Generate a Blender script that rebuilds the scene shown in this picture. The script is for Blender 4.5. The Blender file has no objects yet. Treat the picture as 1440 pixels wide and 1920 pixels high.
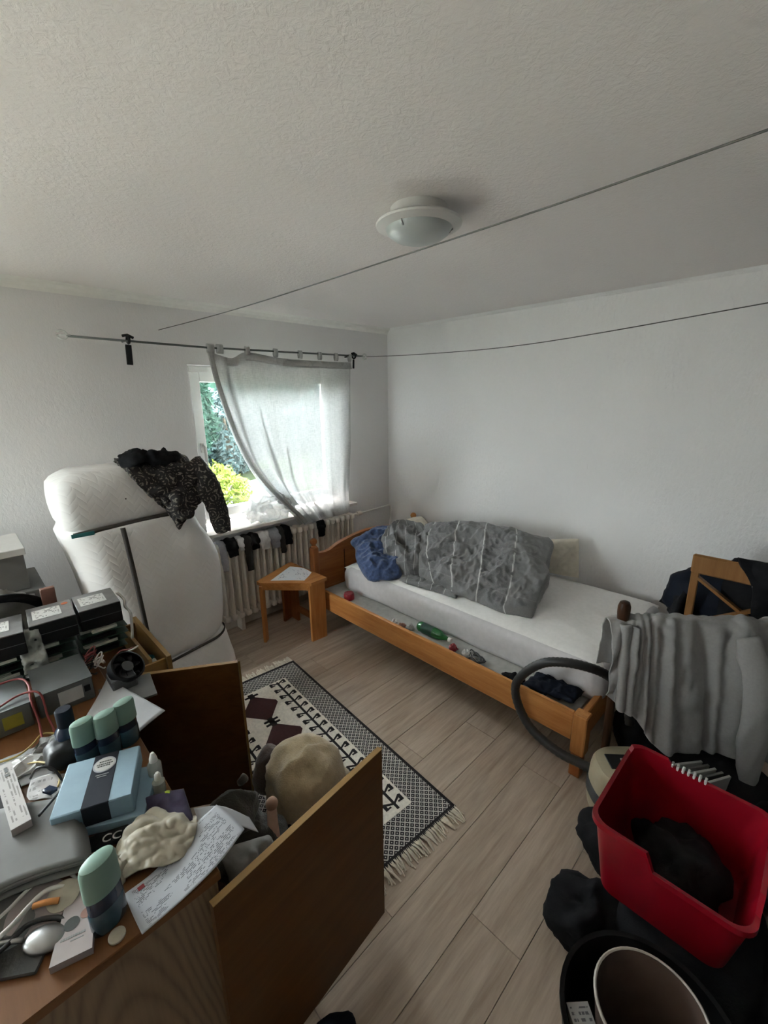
import bpy, bmesh, math, random
from mathutils import Vector, Matrix, Euler, noise

PI = math.pi
SC = bpy.context.scene
COL = SC.collection
R = math.radians
V = Vector

# ------------------------------------------------------------------ camera
YAW, PITCH, ROLL, FPX = R(44.35), R(14.664), R(-0.777), 816.4
fwd = V((math.sin(YAW) * math.cos(PITCH), math.cos(YAW) * math.cos(PITCH), -math.sin(PITCH)))
rgt = V((math.cos(YAW), -math.sin(YAW), 0))
up = rgt.cross(fwd)
cr, sr = math.cos(ROLL), math.sin(ROLL)
r2, u2 = rgt * cr + up * sr, up * cr - rgt * sr
cam = bpy.data.cameras.new('camera')
cam.sensor_fit = 'VERTICAL'
cam.sensor_height = 24.0
cam.lens = 24.0 * FPX / 1920.0
cam.clip_start = 0.02
camo = bpy.data.objects.new('camera', cam)
COL.objects.link(camo)
m = Matrix((r2, u2, -fwd)).transposed().to_4x4()
m.translation = V((0, 0, 1.8))
camo.matrix_world = m
SC.camera = camo

# ------------------------------------------------------------------ world, sun, exposure
SKY_STRENGTH, SUN_STRENGTH, EXPOSURE = 1.0, 7.0, 5.4
w = bpy.data.worlds.new('sky')
SC.world = w
w.use_nodes = True
nt = w.node_tree
bg = nt.nodes['Background']
bg.inputs['Color'].default_value = (0.93, 0.965, 1.0, 1)
bg.inputs['Strength'].default_value = SKY_STRENGTH
sun = bpy.data.lights.new('sun', 'SUN')
sun.energy = SUN_STRENGTH
sun.angle = R(2)
sun.color = (1.0, 0.96, 0.90)
suno = bpy.data.objects.new('sun', sun)
COL.objects.link(suno)
suno.rotation_euler = V((0.20, -0.40, -0.895)).to_track_quat('-Z', 'Y').to_euler()      # steep sun before the window wall, reaching sill and radiator only
# portals only guide the sampling of the sky through the seen window and the two added ones; they give off nothing
for ploc, prot, psz in (((1.85, 3.40, 1.45), (R(-90), 0, 0), (1.4, 1.3)), ((-1.26, 3.40, 1.2), (R(-90), 0, 0), (2.0, 2.3)), ((-2.54, 2.71, 1.2), (0, R(-90), 0), (2.3, 0.8))):
    pl = bpy.data.lights.new('window_portal', 'AREA')
    pl.shape = 'RECTANGLE'
    pl.size, pl.size_y = psz
    pl.cycles.is_portal = True
    plo = bpy.data.objects.new('window_portal', pl)
    COL.objects.link(plo)
    plo.location = ploc
    plo.rotation_euler = prot
SC.view_settings.view_transform = 'Standard'
SC.view_settings.look = 'None'
SC.view_settings.gamma = 1.0
SC.view_settings.use_curve_mapping = False
SC.view_settings.exposure = EXPOSURE
SC.cycles.max_bounces = 16
SC.cycles.diffuse_bounces = 10
SC.cycles.transparent_max_bounces = 24

# ------------------------------------------------------------------ materials
MATS = {}

def _new(name):
    mt = bpy.data.materials.new(name)
    mt.use_nodes = True
    n = mt.node_tree.nodes
    return mt, n, mt.node_tree.links, n['Principled BSDF']

def _coord(n, l, scale=(1, 1, 1), rot=(0, 0, 0), kind='Object', random_shift=False):
    tc = n.new('ShaderNodeTexCoord')
    mp = n.new('ShaderNodeMapping')
    mp.inputs['Scale'].default_value = scale
    mp.inputs['Rotation'].default_value = rot
    l.new(tc.outputs[kind], mp.inputs['Vector'])
    if random_shift:
        oi = n.new('ShaderNodeObjectInfo')
        mul = n.new('ShaderNodeMath'); mul.operation = 'MULTIPLY'; mul.inputs[1].default_value = 37.0
        l.new(oi.outputs['Random'], mul.inputs[0])
        cb = n.new('ShaderNodeCombineXYZ')
        for k in 'XYZ':
            l.new(mul.outputs[0], cb.inputs[k])
        l.new(cb.outputs[0], mp.inputs['Location'])
    return mp.outputs[0]

def _ramp(n, l, fac, stops):
    rp = n.new('ShaderNodeValToRGB')
    e = rp.color_ramp.elements
    while len(e) < len(stops):
        e.new(0.5)
    for el, (p, c) in zip(e, stops):
        el.position = p
        el.color = (*c, 1)
    l.new(fac, rp.inputs[0])
    return rp.outputs[0]

def _noise(n, l, vec, scale, detail=4, rough=0.55, dist=0.0):
    t = n.new('ShaderNodeTexNoise')
    t.inputs['Scale'].default_value = scale
    t.inputs['Detail'].default_value = detail
    t.inputs['Roughness'].default_value = rough
    t.inputs['Distortion'].default_value = dist
    l.new(vec, t.inputs['Vector'])
    return t.outputs['Fac']

def _bump(n, l, bsdf, height, strength, dist=0.01):
    b = n.new('ShaderNodeBump')
    b.inputs['Strength'].default_value = strength
    b.inputs['Distance'].default_value = dist
    l.new(height, b.inputs['Height'])
    l.new(b.outputs[0], bsdf.inputs['Normal'])

def mixc(n, l, fac, a, b):
    mx = n.new('ShaderNodeMix'); mx.data_type = 'RGBA'
    if hasattr(fac, 'links'): l.new(fac, mx.inputs[0])
    else: mx.inputs[0].default_value = fac
    for s, c in ((6, a), (7, b)):
        if isinstance(c, tuple): mx.inputs[s].default_value = (*c, 1)
        else: l.new(c, mx.inputs[s])
    return mx.outputs[2]

def mathn(n, l, op, a, b=None):
    k = n.new('ShaderNodeMath'); k.operation = op
    for i, x in enumerate((a, b)):
        if x is None: continue
        if isinstance(x, (int, float)): k.inputs[i].default_value = x
        else: l.new(x, k.inputs[i])
    return k.outputs[0]

def plain(name, col, rough=0.55, var=0.12, scale=30, bump=0.0, bscale=120, metal=0.0, stretch=(1, 1, 1), sheen=0.0, spec=0.5, coat=0.0, dist=0.004):
    mt, n, l, b = _new(name)
    vec = _coord(n, l, stretch)
    f = _noise(n, l, vec, scale)
    lo = tuple(max(0, c * (1 - var)) for c in col)
    hi = tuple(min(1, c * (1 + var)) for c in col)
    l.new(_ramp(n, l, f, [(0.3, lo), (0.7, hi)]), b.inputs['Base Color'])
    b.inputs['Roughness'].default_value = rough
    b.inputs['Metallic'].default_value = metal
    b.inputs['Specular IOR Level'].default_value = spec
    b.inputs['Coat Weight'].default_value = coat
    if sheen:
        b.inputs['Sheen Weight'].default_value = sheen
    if bump:
        _bump(n, l, b, _noise(n, l, vec, bscale, 3), bump, dist)
    MATS[name] = mt
    return mt

def wood(name, c1, c2, axis='X', scale=1.0, rough=0.42, knots=True, shift=False, bump=0.12):
    mt, n, l, b = _new(name)
    s = {'X': (1.2, 14, 14), 'Y': (14, 1.2, 14), 'Z': (14, 14, 1.2)}[axis]
    s = tuple(k * scale for k in s)
    vec = _coord(n, l, s, random_shift=shift)
    f = _noise(n, l, vec, 1.6, 5, 0.6, 0.5)
    s2 = tuple(k * 5 for k in s)
    f2 = _noise(n, l, _coord(n, l, s2, random_shift=shift), 1.5, 3, 0.6)
    mixf = mathn(n, l, 'ADD', mathn(n, l, 'MULTIPLY', f, 0.72), mathn(n, l, 'MULTIPLY', f2, 0.28))
    mid = tuple((a + c) / 2 for a, c in zip(c1, c2))
    colr = _ramp(n, l, mixf, [(0.32, c1), (0.5, mid), (0.68, c2)])
    if knots:
        vo = n.new('ShaderNodeTexVoronoi')
        vo.inputs['Scale'].default_value = 1.0
        l.new(_coord(n, l, tuple(3.2 if k < 5 else 7.0 for k in s), random_shift=shift), vo.inputs['Vector'])
        kf = _ramp(n, l, vo.outputs['Distance'], [(0.0, (1, 1, 1)), (0.13, (0, 0, 0))])
        colr = mixc(n, l, kf, colr, tuple(k * 0.45 for k in c1))
    l.new(colr, b.inputs['Base Color'])
    b.inputs['Roughness'].default_value = rough
    b.inputs['Specular IOR Level'].default_value = 0.5 if shift else 0.22
    _bump(n, l, b, mixf, bump, 0.003)
    MATS[name] = mt
    return mt

def plaster(name, col, stretch, scale, strength, dist):
    mt, n, l, b = _new(name)
    vec = _coord(n, l, stretch)
    f = _noise(n, l, vec, scale, 5, 0.62, 0.6)
    big = _noise(n, l, _coord(n, l), 0.9, 3)
    l.new(_ramp(n, l, big, [(0.3, tuple(c * 0.97 for c in col)), (0.7, col)]), b.inputs['Base Color'])
    b.inputs['Roughness'].default_value = 0.9
    b.inputs['Specular IOR Level'].default_value = 0.2
    _bump(n, l, b, f, strength, dist)
    MATS[name] = mt
    return mt

plaster('wall_plaster', (0.83, 0.82, 0.82), (1, 1, 0.4), 55, 0.55, 0.012)
plaster('wall_smooth', (0.80, 0.79, 0.79), (1, 1, 0.6), 60, 0.35, 0.006)
plaster('dark_wall', (0.10, 0.10, 0.10), (1, 1, 1), 55, 0.2, 0.005)  # for the unseen south wall, darkened to cut bounce onto the near things
plaster('ceiling_plaster', (0.82, 0.785, 0.775), (1, 1, 1), 55, 0.35, 0.010)
plain('white_paint', (0.80, 0.79, 0.76), 0.4, 0.03)
plain('board_paint', (0.60, 0.56, 0.50), 0.5, 0.06)
plain('frame_white', (0.83, 0.83, 0.82), 0.3, 0.02)
plain('sill_stone', (0.74, 0.70, 0.66), 0.3, 0.10, 12)
wood('oak_floor', (0.33, 0.25, 0.185), (0.56, 0.46, 0.37), 'X', 1.1, 0.33, False, True, 0.05)
plain('floor_gap', (0.16, 0.12, 0.09), 0.8)
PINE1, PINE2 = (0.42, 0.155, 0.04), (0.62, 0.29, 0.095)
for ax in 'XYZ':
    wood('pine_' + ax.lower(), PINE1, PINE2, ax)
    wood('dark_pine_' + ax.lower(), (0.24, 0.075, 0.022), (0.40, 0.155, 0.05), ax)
    wood('veneer_' + ax.lower(), (0.075, 0.028, 0.006), (0.125, 0.052, 0.014), ax, 0.8, 0.45, False, False, 0.03)
    wood('oak_edge_' + ax.lower(), (0.24, 0.14, 0.05), (0.34, 0.215, 0.09), ax, 1, 0.5, False)
wood('dark_wood', (0.035, 0.015, 0.008), (0.065, 0.029, 0.014), 'Z', 1, 0.35, False)
wood('chair_wood', (0.22, 0.10, 0.032), (0.31, 0.155, 0.058), 'Z', 1, 0.4, False)
wood('desk_top_wood', (0.13, 0.055, 0.020), (0.175, 0.08, 0.032), 'Y', 1, 0.4, False)

def cathedral(name):     # flat-sawn side panel with arched grain
    mt, n, l, b = _new(name)
    vec = _coord(n, l, (1, 1, 1))
    sx = n.new('ShaderNodeSeparateXYZ'); l.new(vec, sx.inputs[0])
    nz = _noise(n, l, _coord(n, l, (6, 6, 1.2)), 1.5, 3)
    x = mathn(n, l, 'ADD', mathn(n, l, 'SUBTRACT', sx.outputs[0], 0.13), mathn(n, l, 'MULTIPLY', mathn(n, l, 'SUBTRACT', nz, 0.5), 0.03))
    arch = mathn(n, l, 'MULTIPLY', mathn(n, l, 'POWER', mathn(n, l, 'ABSOLUTE', x), 2.0), 26.0)
    ph = mathn(n, l, 'MULTIPLY', mathn(n, l, 'ADD', sx.outputs[2], arch), 58.0)
    s = mathn(n, l, 'POWER', mathn(n, l, 'ADD', mathn(n, l, 'MULTIPLY', mathn(n, l, 'SINE', ph), 0.5), 0.5), 0.6)
    fine = _noise(n, l, _coord(n, l, (90, 90, 4)), 1.4, 3)
    s = mathn(n, l, 'ADD', mathn(n, l, 'MULTIPLY', s, 0.42), mathn(n, l, 'MULTIPLY', fine, 0.55))
    l.new(_ramp(n, l, s, [(0.15, (0.105, 0.066, 0.037)), (0.5, (0.165, 0.11, 0.066)), (0.8, (0.20, 0.14, 0.085))]), b.inputs['Base Color'])
    b.inputs['Roughness'].default_value = 0.5
    MATS[name] = mt
cathedral('side_veneer')

plain('enamel', (0.85, 0.80, 0.73), 0.3, 0.04)
plain('sheet_white', (0.86, 0.845, 0.83), 0.85, 0.04, 40, 0.12, 200, sheen=0.2)
plain('mattress_side', (0.62, 0.60, 0.61), 0.85, 0.05, 30, 0.1, 200)
plain('ticking', (0.82, 0.81, 0.80), 0.85, 0.03)
plain('blue_cloth', (0.045, 0.075, 0.17), 0.85, 0.35, 55, 0.15, 150, sheen=0.2)
plain('beige_cloth', (0.66, 0.61, 0.51), 0.85, 0.08, 30, 0.1, 150)
plain('cream_cloth', (0.66, 0.61, 0.52), 0.85, 0.08, 30, 0.1, 150)
plain('lath_board', (0.42, 0.42, 0.40), 0.8, 0.12, 25)
plain('grey_shirt', (0.31, 0.305, 0.30), 0.9, 0.06, 90, 0.12, 400, sheen=0.15)
plain('black_cloth', (0.014, 0.014, 0.016), 0.9, 0.3, 25, 0.2, 150, spec=0.12)
plain('navy_cloth', (0.008, 0.011, 0.020), 0.7, 0.3, 12, 0.2, 60, spec=0.12)
plain('charcoal_cloth', (0.05, 0.048, 0.045), 0.9, 0.25, 25, 0.2, 150, spec=0.12)
plain('white_sock', (0.70, 0.68, 0.68), 0.9, 0.08, 60, 0.2, 300)
plain('grey_sock', (0.34, 0.34, 0.37), 0.9, 0.12, 60, 0.2, 300)
plain('grey_bag', (0.22, 0.215, 0.205), 0.85, 0.2, 14, 0.2, 100)
plain('red_plastic', (0.22, 0.002, 0.010), 0.32, 0.06, 10)
plain('red_can', (0.32, 0.02, 0.03), 0.35, 0.2, 30)
plain('black_plastic', (0.008, 0.008, 0.009), 0.45, 0.15, spec=0.25)
plain('black_rubber', (0.022, 0.022, 0.022), 0.45, 0.2)
plain('dark_grey_plastic', (0.055, 0.058, 0.06), 0.5, 0.12)
plain('cream_plastic', (0.40, 0.35, 0.24), 0.35, 0.05)
plain('tan_plastic', (0.40, 0.30, 0.22), 0.4, 0.05)
plain('bin_brown', (0.115, 0.075, 0.06), 0.6, 0.12, 20)
plain('bin_rim', (0.55, 0.50, 0.45), 0.4, 0.05)
plain('white_plastic', (0.62, 0.61, 0.59), 0.35, 0.03)
plain('chrome', (0.30, 0.30, 0.30), 0.32, 0.03, metal=1.0)
plain('zinc', (0.13, 0.14, 0.138), 0.42, 0.08, 20, metal=0.55)
plain('drive_lid', (0.26, 0.26, 0.26), 0.35, 0.12, 30, metal=0.6)
plain('circuit_green', (0.012, 0.045, 0.028), 0.4, 0.4, 120)
plain('slot_cream', (0.45, 0.46, 0.40), 0.5, 0.1)
plain('label_paper', (0.42, 0.415, 0.40), 0.7, 0.05)
plain('label_yellow', (0.22, 0.20, 0.015), 0.5, 0.08)
plain('label_orange', (0.60, 0.15, 0.05), 0.5, 0.08)
plain('paper', (0.40, 0.41, 0.43), 0.8, 0.03)
plain('grey_paper', (0.145, 0.145, 0.14), 0.8, 0.12, 8)
plain('blue_card', (0.20, 0.30, 0.37), 0.6, 0.06, 20)
plain('dark_band', (0.016, 0.018, 0.026), 0.7, 0.1, spec=0.15)
plain('mint_plastic', (0.19, 0.30, 0.25), 0.4, 0.04)
plain('navy_plastic', (0.012, 0.025, 0.055), 0.25, 0.1)
plain('teal_plastic', (0.03, 0.07, 0.095), 0.15, 0.1, coat=0.3)
plain('pink_card', (0.30, 0.255, 0.25), 0.6, 0.05)
plain('print_black', (0.02, 0.025, 0.02), 0.6)
plain('print_brown', (0.26, 0.13, 0.10), 0.6)
plain('print_grey', (0.20, 0.20, 0.20), 0.6)
plain('print_red', (0.24, 0.02, 0.03), 0.6)
plain('print_orange', (0.55, 0.22, 0.06), 0.6)
plain('latex', (0.38, 0.345, 0.27), 0.5, 0.1, 40)
plain('purple_cloth', (0.028, 0.018, 0.05), 0.8, 0.2)
plain('wire_red', (0.22, 0.035, 0.035), 0.45)
plain('wire_yellow', (0.42, 0.32, 0.10), 0.45)
plain('wire_black', (0.015, 0.015, 0.015), 0.45)
plain('wire_white', (0.55, 0.53, 0.50), 0.45)
plain('lime_plastic', (0.45, 0.60, 0.05), 0.4)
plain('teal_cloth', (0.02, 0.16, 0.17), 0.8)
plain('strap_web', (0.055, 0.048, 0.042), 0.8, 0.2, 80)
plain('plush_cream', (0.42, 0.33, 0.20), 0.95, 0.12, 30, 0.5, 160, sheen=0.4, dist=0.008)
plain('plush_brown', (0.09, 0.065, 0.058), 0.95, 0.15, 30, 0.5, 160, sheen=0.4, dist=0.008, spec=0.12)
plain('plush_grey', (0.045, 0.042, 0.036), 0.95, 0.2, 30, 0.5, 160, sheen=0.3, dist=0.008, spec=0.12)
plain('plush_pink', (0.50, 0.33, 0.25), 0.9, 0.1)
plain('rug_cream', (0.84, 0.79, 0.71), 0.95, 0.12, 70, 0.4, 260, sheen=0.2)
plain('rug_brown', (0.058, 0.018, 0.02), 0.95, 0.15, 70, 0.4, 260)
plain('rug_black', (0.018, 0.014, 0.016), 0.95, 0.2, 70, 0.4, 260)
plain('fringe', (0.66, 0.60, 0.50), 0.95, 0.15)
plain('clothesline', (0.10, 0.10, 0.095), 0.5)
plain('clear_acrylic', (0.72, 0.74, 0.72), 0.15)
plain('bark', (0.06, 0.045, 0.03), 0.9)
plain('grass', (0.014, 0.02, 0.009), 0.9, 0.3, 3, spec=0.0)
plain('paving', (0.17, 0.168, 0.16), 0.9, 0.12, 3, spec=0.0)
plain('boulder', (0.022, 0.026, 0.028), 0.8, 0.12, 4, spec=0.0)
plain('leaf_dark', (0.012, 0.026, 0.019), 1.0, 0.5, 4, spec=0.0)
plain('leaf_haze', (0.026, 0.042, 0.043), 1.0, 0.4, 4, spec=0.0)  # distance haze and pane reflection are put into this leaf colour
plain('leaf_lime', (0.045, 0.060, 0.012), 1.0, 0.3, 6, spec=0.0)

def quilted(name):
    mt, n, l, b = _new(name)
    vec = _coord(n, l)
    sx = n.new('ShaderNodeSeparateXYZ'); l.new(vec, sx.inputs[0])
    zig = mathn(n, l, 'PINGPONG', mathn(n, l, 'ADD', sx.outputs[0], mathn(n, l, 'MULTIPLY', sx.outputs[1], 0.6)), 0.035)
    ph = mathn(n, l, 'MULTIPLY', mathn(n, l, 'ADD', sx.outputs[2], mathn(n, l, 'MULTIPLY', zig, 1.2)), 70)
    s = mathn(n, l, 'POWER', mathn(n, l, 'ABSOLUTE', mathn(n, l, 'SINE', ph)), 0.5)
    msk = _noise(n, l, vec, 9, 2)
    h = mathn(n, l, 'MULTIPLY', s, msk)
    b.inputs['Base Color'].default_value = (0.80, 0.785, 0.77, 1)
    l.new(_ramp(n, l, msk, [(0.3, (0.79, 0.775, 0.76)), (0.7, (0.81, 0.80, 0.79))]), b.inputs['Base Color'])
    b.inputs['Roughness'].default_value = 0.85
    _bump(n, l, b, h, 0.22, 0.010)
    MATS[name] = mt
quilted('quilted')

def duvet_mat(name):     # grey cloth with thin white check lines, uv driven
    mt, n, l, b = _new(name)
    tc = n.new('ShaderNodeTexCoord')
    sx = n.new('ShaderNodeSeparateXYZ'); l.new(tc.outputs['UV'], sx.inputs[0])
    nz = _noise(n, l, tc.outputs['UV'], 3, 2)
    def lines(o, cnt, wd, off):
        f = mathn(n, l, 'FRACT', mathn(n, l, 'ADD', mathn(n, l, 'MULTIPLY', mathn(n, l, 'ADD', o, mathn(n, l, 'MULTIPLY', nz, 0.02)), cnt), off))
        return mathn(n, l, 'LESS_THAN', f, wd)
    brk = mathn(n, l, 'GREATER_THAN', _noise(n, l, tc.outputs['UV'], 9, 2), 0.40)
    ln = mathn(n, l, 'MULTIPLY', lines(sx.outputs[0], 4.6, 0.045, 0.35), brk)
    ln2 = mathn(n, l, 'MULTIPLY', lines(sx.outputs[1], 2.1, 0.02, 0.2), 0.12)
    sh = mathn(n, l, 'MULTIPLY', lines(sx.outputs[0], 2.3, 0.5, 0.2), 0.6)
    fine = _noise(n, l, _coord(n, l), 140, 3)
    base = _ramp(n, l, fine, [(0.3, (0.135, 0.135, 0.137)), (0.7, (0.20, 0.20, 0.202))])
    base = mixc(n, l, sh, base, (0.20, 0.20, 0.20))
    c = mixc(n, l, mathn(n, l, 'MULTIPLY', mathn(n, l, 'MAXIMUM', ln, ln2), 0.8), base, (0.58, 0.58, 0.57))
    l.new(c, b.inputs['Base Color'])
    b.inputs['Roughness'].default_value = 0.9
    b.inputs['Sheen Weight'].default_value = 0.2
    _bump(n, l, b, _noise(n, l, _coord(n, l), 30, 4), 0.3, 0.01)
    MATS[name] = mt
duvet_mat('duvet_cloth')

def sheer(name, dens, tr):
    mt, n, l, b = _new(name)
    out = n['Material Output']
    vec = _coord(n, l)
    wv = _noise(n, l, _coord(n, l, (260, 40, 30)), 1, 2)
    wv2 = _noise(n, l, _coord(n, l, (30, 40, 260)), 1, 2)
    tex = mathn(n, l, 'MULTIPLY', mathn(n, l, 'ADD', wv, wv2), 0.5)
    dif = n.new('ShaderNodeBsdfDiffuse'); dif.inputs[0].default_value = (0.84, 0.83, 0.80, 1)
    trl = n.new('ShaderNodeBsdfTranslucent'); trl.inputs[0].default_value = (tr * 0.98, tr, tr * 1.01, 1)
    trn = n.new('ShaderNodeBsdfTransparent'); trn.inputs[0].default_value = (1, 1, 1, 1)
    a = n.new('ShaderNodeMixShader'); a.inputs[0].default_value = 0.55
    l.new(dif.outputs[0], a.inputs[1]); l.new(trl.outputs[0], a.inputs[2])
    c = n.new('ShaderNodeMixShader')
    l.new(mathn(n, l, 'ADD', mathn(n, l, 'MULTIPLY', mathn(n, l, 'SUBTRACT', tex, 0.5), 0.9), dens), c.inputs[0])
    l.new(trn.outputs[0], c.inputs[1]); l.new(a.outputs[0], c.inputs[2])
    l.new(c.outputs[0], out.inputs['Surface'])
    MATS[name] = mt
sheer('sheer_cloth', 0.92, 0.21)
sheer('sheer_hem', 0.95, 0.34)
sheer('sheer_bunch_lit', 0.96, 0.62)  # same curtain cloth, made more translucent so the bunch looks sunlit

def pane(name):
    mt, n, l, b = _new(name)
    out = n['Material Output']
    fr = n.new('ShaderNodeFresnel'); fr.inputs[0].default_value = 1.5
    trn = n.new('ShaderNodeBsdfTransparent'); trn.inputs[0].default_value = (0.95, 0.98, 0.97, 1)
    gl = n.new('ShaderNodeBsdfGlossy'); gl.inputs['Roughness'].default_value = 0.02
    mx = n.new('ShaderNodeMixShader')
    l.new(fr.outputs[0], mx.inputs[0]); l.new(trn.outputs[0], mx.inputs[1]); l.new(gl.outputs[0], mx.inputs[2])
    l.new(mx.outputs[0], out.inputs['Surface'])
    MATS[name] = mt
pane('window_glass')

def frosted(name):
    mt, n, l, b = _new(name)
    f = _noise(n, l, _coord(n, l), 3)
    l.new(_ramp(n, l, f, [(0.3, (0.42, 0.46, 0.46)), (0.7, (0.47, 0.51, 0.51))]), b.inputs['Base Color'])
    b.inputs['Roughness'].default_value = 0.28
    MATS[name] = mt
frosted('frosted_glass')

def bottle_mat(name, col):
    mt, n, l, b = _new(name)
    f = _noise(n, l, _coord(n, l), 20)
    l.new(_ramp(n, l, f, [(0.3, col), (0.7, tuple(c * 1.3 for c in col))]), b.inputs['Base Color'])
    b.inputs['Roughness'].default_value = 0.08
    b.inputs['Transmission Weight'].default_value = 0.55
    MATS[name] = mt
bottle_mat('green_bottle', (0.03, 0.22, 0.06))
bottle_mat('clear_bottle', (0.55, 0.58, 0.55))

def lattice(name):        # woven rug border: light lattice with dots on black
    mt, n, l, b = _new(name)
    sx = n.new('ShaderNodeSeparateXYZ')
    l.new(_coord(n, l), sx.inputs[0])
    S = 34.0
    u = mathn(n, l, 'MULTIPLY', mathn(n, l, 'ADD', sx.outputs[0], sx.outputs[1]), S)
    v = mathn(n, l, 'MULTIPLY', mathn(n, l, 'SUBTRACT', sx.outputs[0], sx.outputs[1]), S)
    fu = mathn(n, l, 'ABSOLUTE', mathn(n, l, 'SUBTRACT', mathn(n, l, 'FRACT', u), 0.5))
    fv = mathn(n, l, 'ABSOLUTE', mathn(n, l, 'SUBTRACT', mathn(n, l, 'FRACT', v), 0.5))
    ln = mathn(n, l, 'GREATER_THAN', mathn(n, l, 'MAXIMUM', fu, fv), 0.385)
    dot = mathn(n, l, 'LESS_THAN', mathn(n, l, 'MAXIMUM', fu, fv), 0.12)
    msk = mathn(n, l, 'MAXIMUM', ln, dot)
    c = mixc(n, l, msk, (0.022, 0.018, 0.022), (0.55, 0.52, 0.48))
    l.new(c, b.inputs['Base Color'])
    b.inputs['Roughness'].default_value = 0.95
    _bump(n, l, b, _noise(n, l, _coord(n, l), 220, 2), 0.3, 0.004)
    MATS[name] = mt
lattice('rug_border')

def printed(name, base, ink, rows, breaks=18, cover=0.5, margin=0.08):   # rows of small print, uv driven (u = along lines)
    mt, n, l, b = _new(name)
    tc = n.new('ShaderNodeTexCoord')
    sx = n.new('ShaderNodeSeparateXYZ'); l.new(tc.outputs['UV'], sx.inputs[0])
    f = mathn(n, l, 'FRACT', mathn(n, l, 'MULTIPLY', sx.outputs[1], rows))
    row = mathn(n, l, 'FLOOR', mathn(n, l, 'MULTIPLY', sx.outputs[1], rows))
    inl = mathn(n, l, 'LESS_THAN', f, 0.5)
    cb = n.new('ShaderNodeCombineXYZ')
    l.new(mathn(n, l, 'MULTIPLY', sx.outputs[0], breaks), cb.inputs[0]); l.new(mathn(n, l, 'MULTIPLY', row, 3.7), cb.inputs[1])
    wd = mathn(n, l, 'GREATER_THAN', _noise(n, l, cb.outputs[0], 1.0, 3, 0.7), 1 - cover)
    blk = n.new('ShaderNodeCombineXYZ')
    l.new(mathn(n, l, 'MULTIPLY', sx.outputs[0], 2.2), blk.inputs[0]); l.new(mathn(n, l, 'MULTIPLY', sx.outputs[1], 4.0), blk.inputs[1])
    para = mathn(n, l, 'GREATER_THAN', _noise(n, l, blk.outputs[0], 1.0, 1), 0.46)
    mm = mathn(n, l, 'MULTIPLY', mathn(n, l, 'MULTIPLY', inl, wd), para)
    for o in (sx.outputs[0], sx.outputs[1]):
        mm = mathn(n, l, 'MULTIPLY', mm, mathn(n, l, 'MULTIPLY', mathn(n, l, 'GREATER_THAN', o, margin), mathn(n, l, 'LESS_THAN', o, 1 - margin)))
    l.new(mixc(n, l, mm, base, ink), b.inputs['Base Color'])
    b.inputs['Roughness'].default_value = 0.75
    MATS[name] = mt
printed('printed_letter', (0.42, 0.44, 0.48), (0.12, 0.12, 0.14), 34, 22)
printed('printed_sheet_lit', (0.80, 0.83, 0.88), (0.35, 0.38, 0.48), 16, 9, 0.45)  # paper colour raised to carry the window light on the stool
printed('printed_box', (0.40, 0.38, 0.37), (0.20, 0.19, 0.18), 6, 12, 0.55)
printed('printed_carton', (0.34, 0.335, 0.33), (0.10, 0.10, 0.11), 9, 8, 0.55)
printed('printed_label', (0.62, 0.62, 0.60), (0.12, 0.12, 0.12), 7, 10, 0.5, 0.06)

def paisley(name):        # black cloth with pale paisley rings and diamonds
    mt, n, l, b = _new(name)
    tc = n.new('ShaderNodeTexCoord')
    vo = n.new('ShaderNodeTexVoronoi'); vo.inputs['Scale'].default_value = 15.0
    l.new(_coord(n, l), vo.inputs['Vector'])
    d = vo.outputs['Distance']
    ring = mathn(n, l, 'GREATER_THAN', mathn(n, l, 'SINE', mathn(n, l, 'MULTIPLY', d, 26)), 0.45)
    fine = mathn(n, l, 'GREATER_THAN', _noise(n, l, _coord(n, l), 70, 3), 0.50)
    msk = mathn(n, l, 'MULTIPLY', ring, fine)
    l.new(mixc(n, l, mathn(n, l, 'MULTIPLY', msk, 0.75), (0.016, 0.013, 0.013), (0.24, 0.21, 0.18)), b.inputs['Base Color'])
    b.inputs['Roughness'].default_value = 0.85
    MATS[name] = mt
paisley('paisley_cloth')
M = MATS

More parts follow.
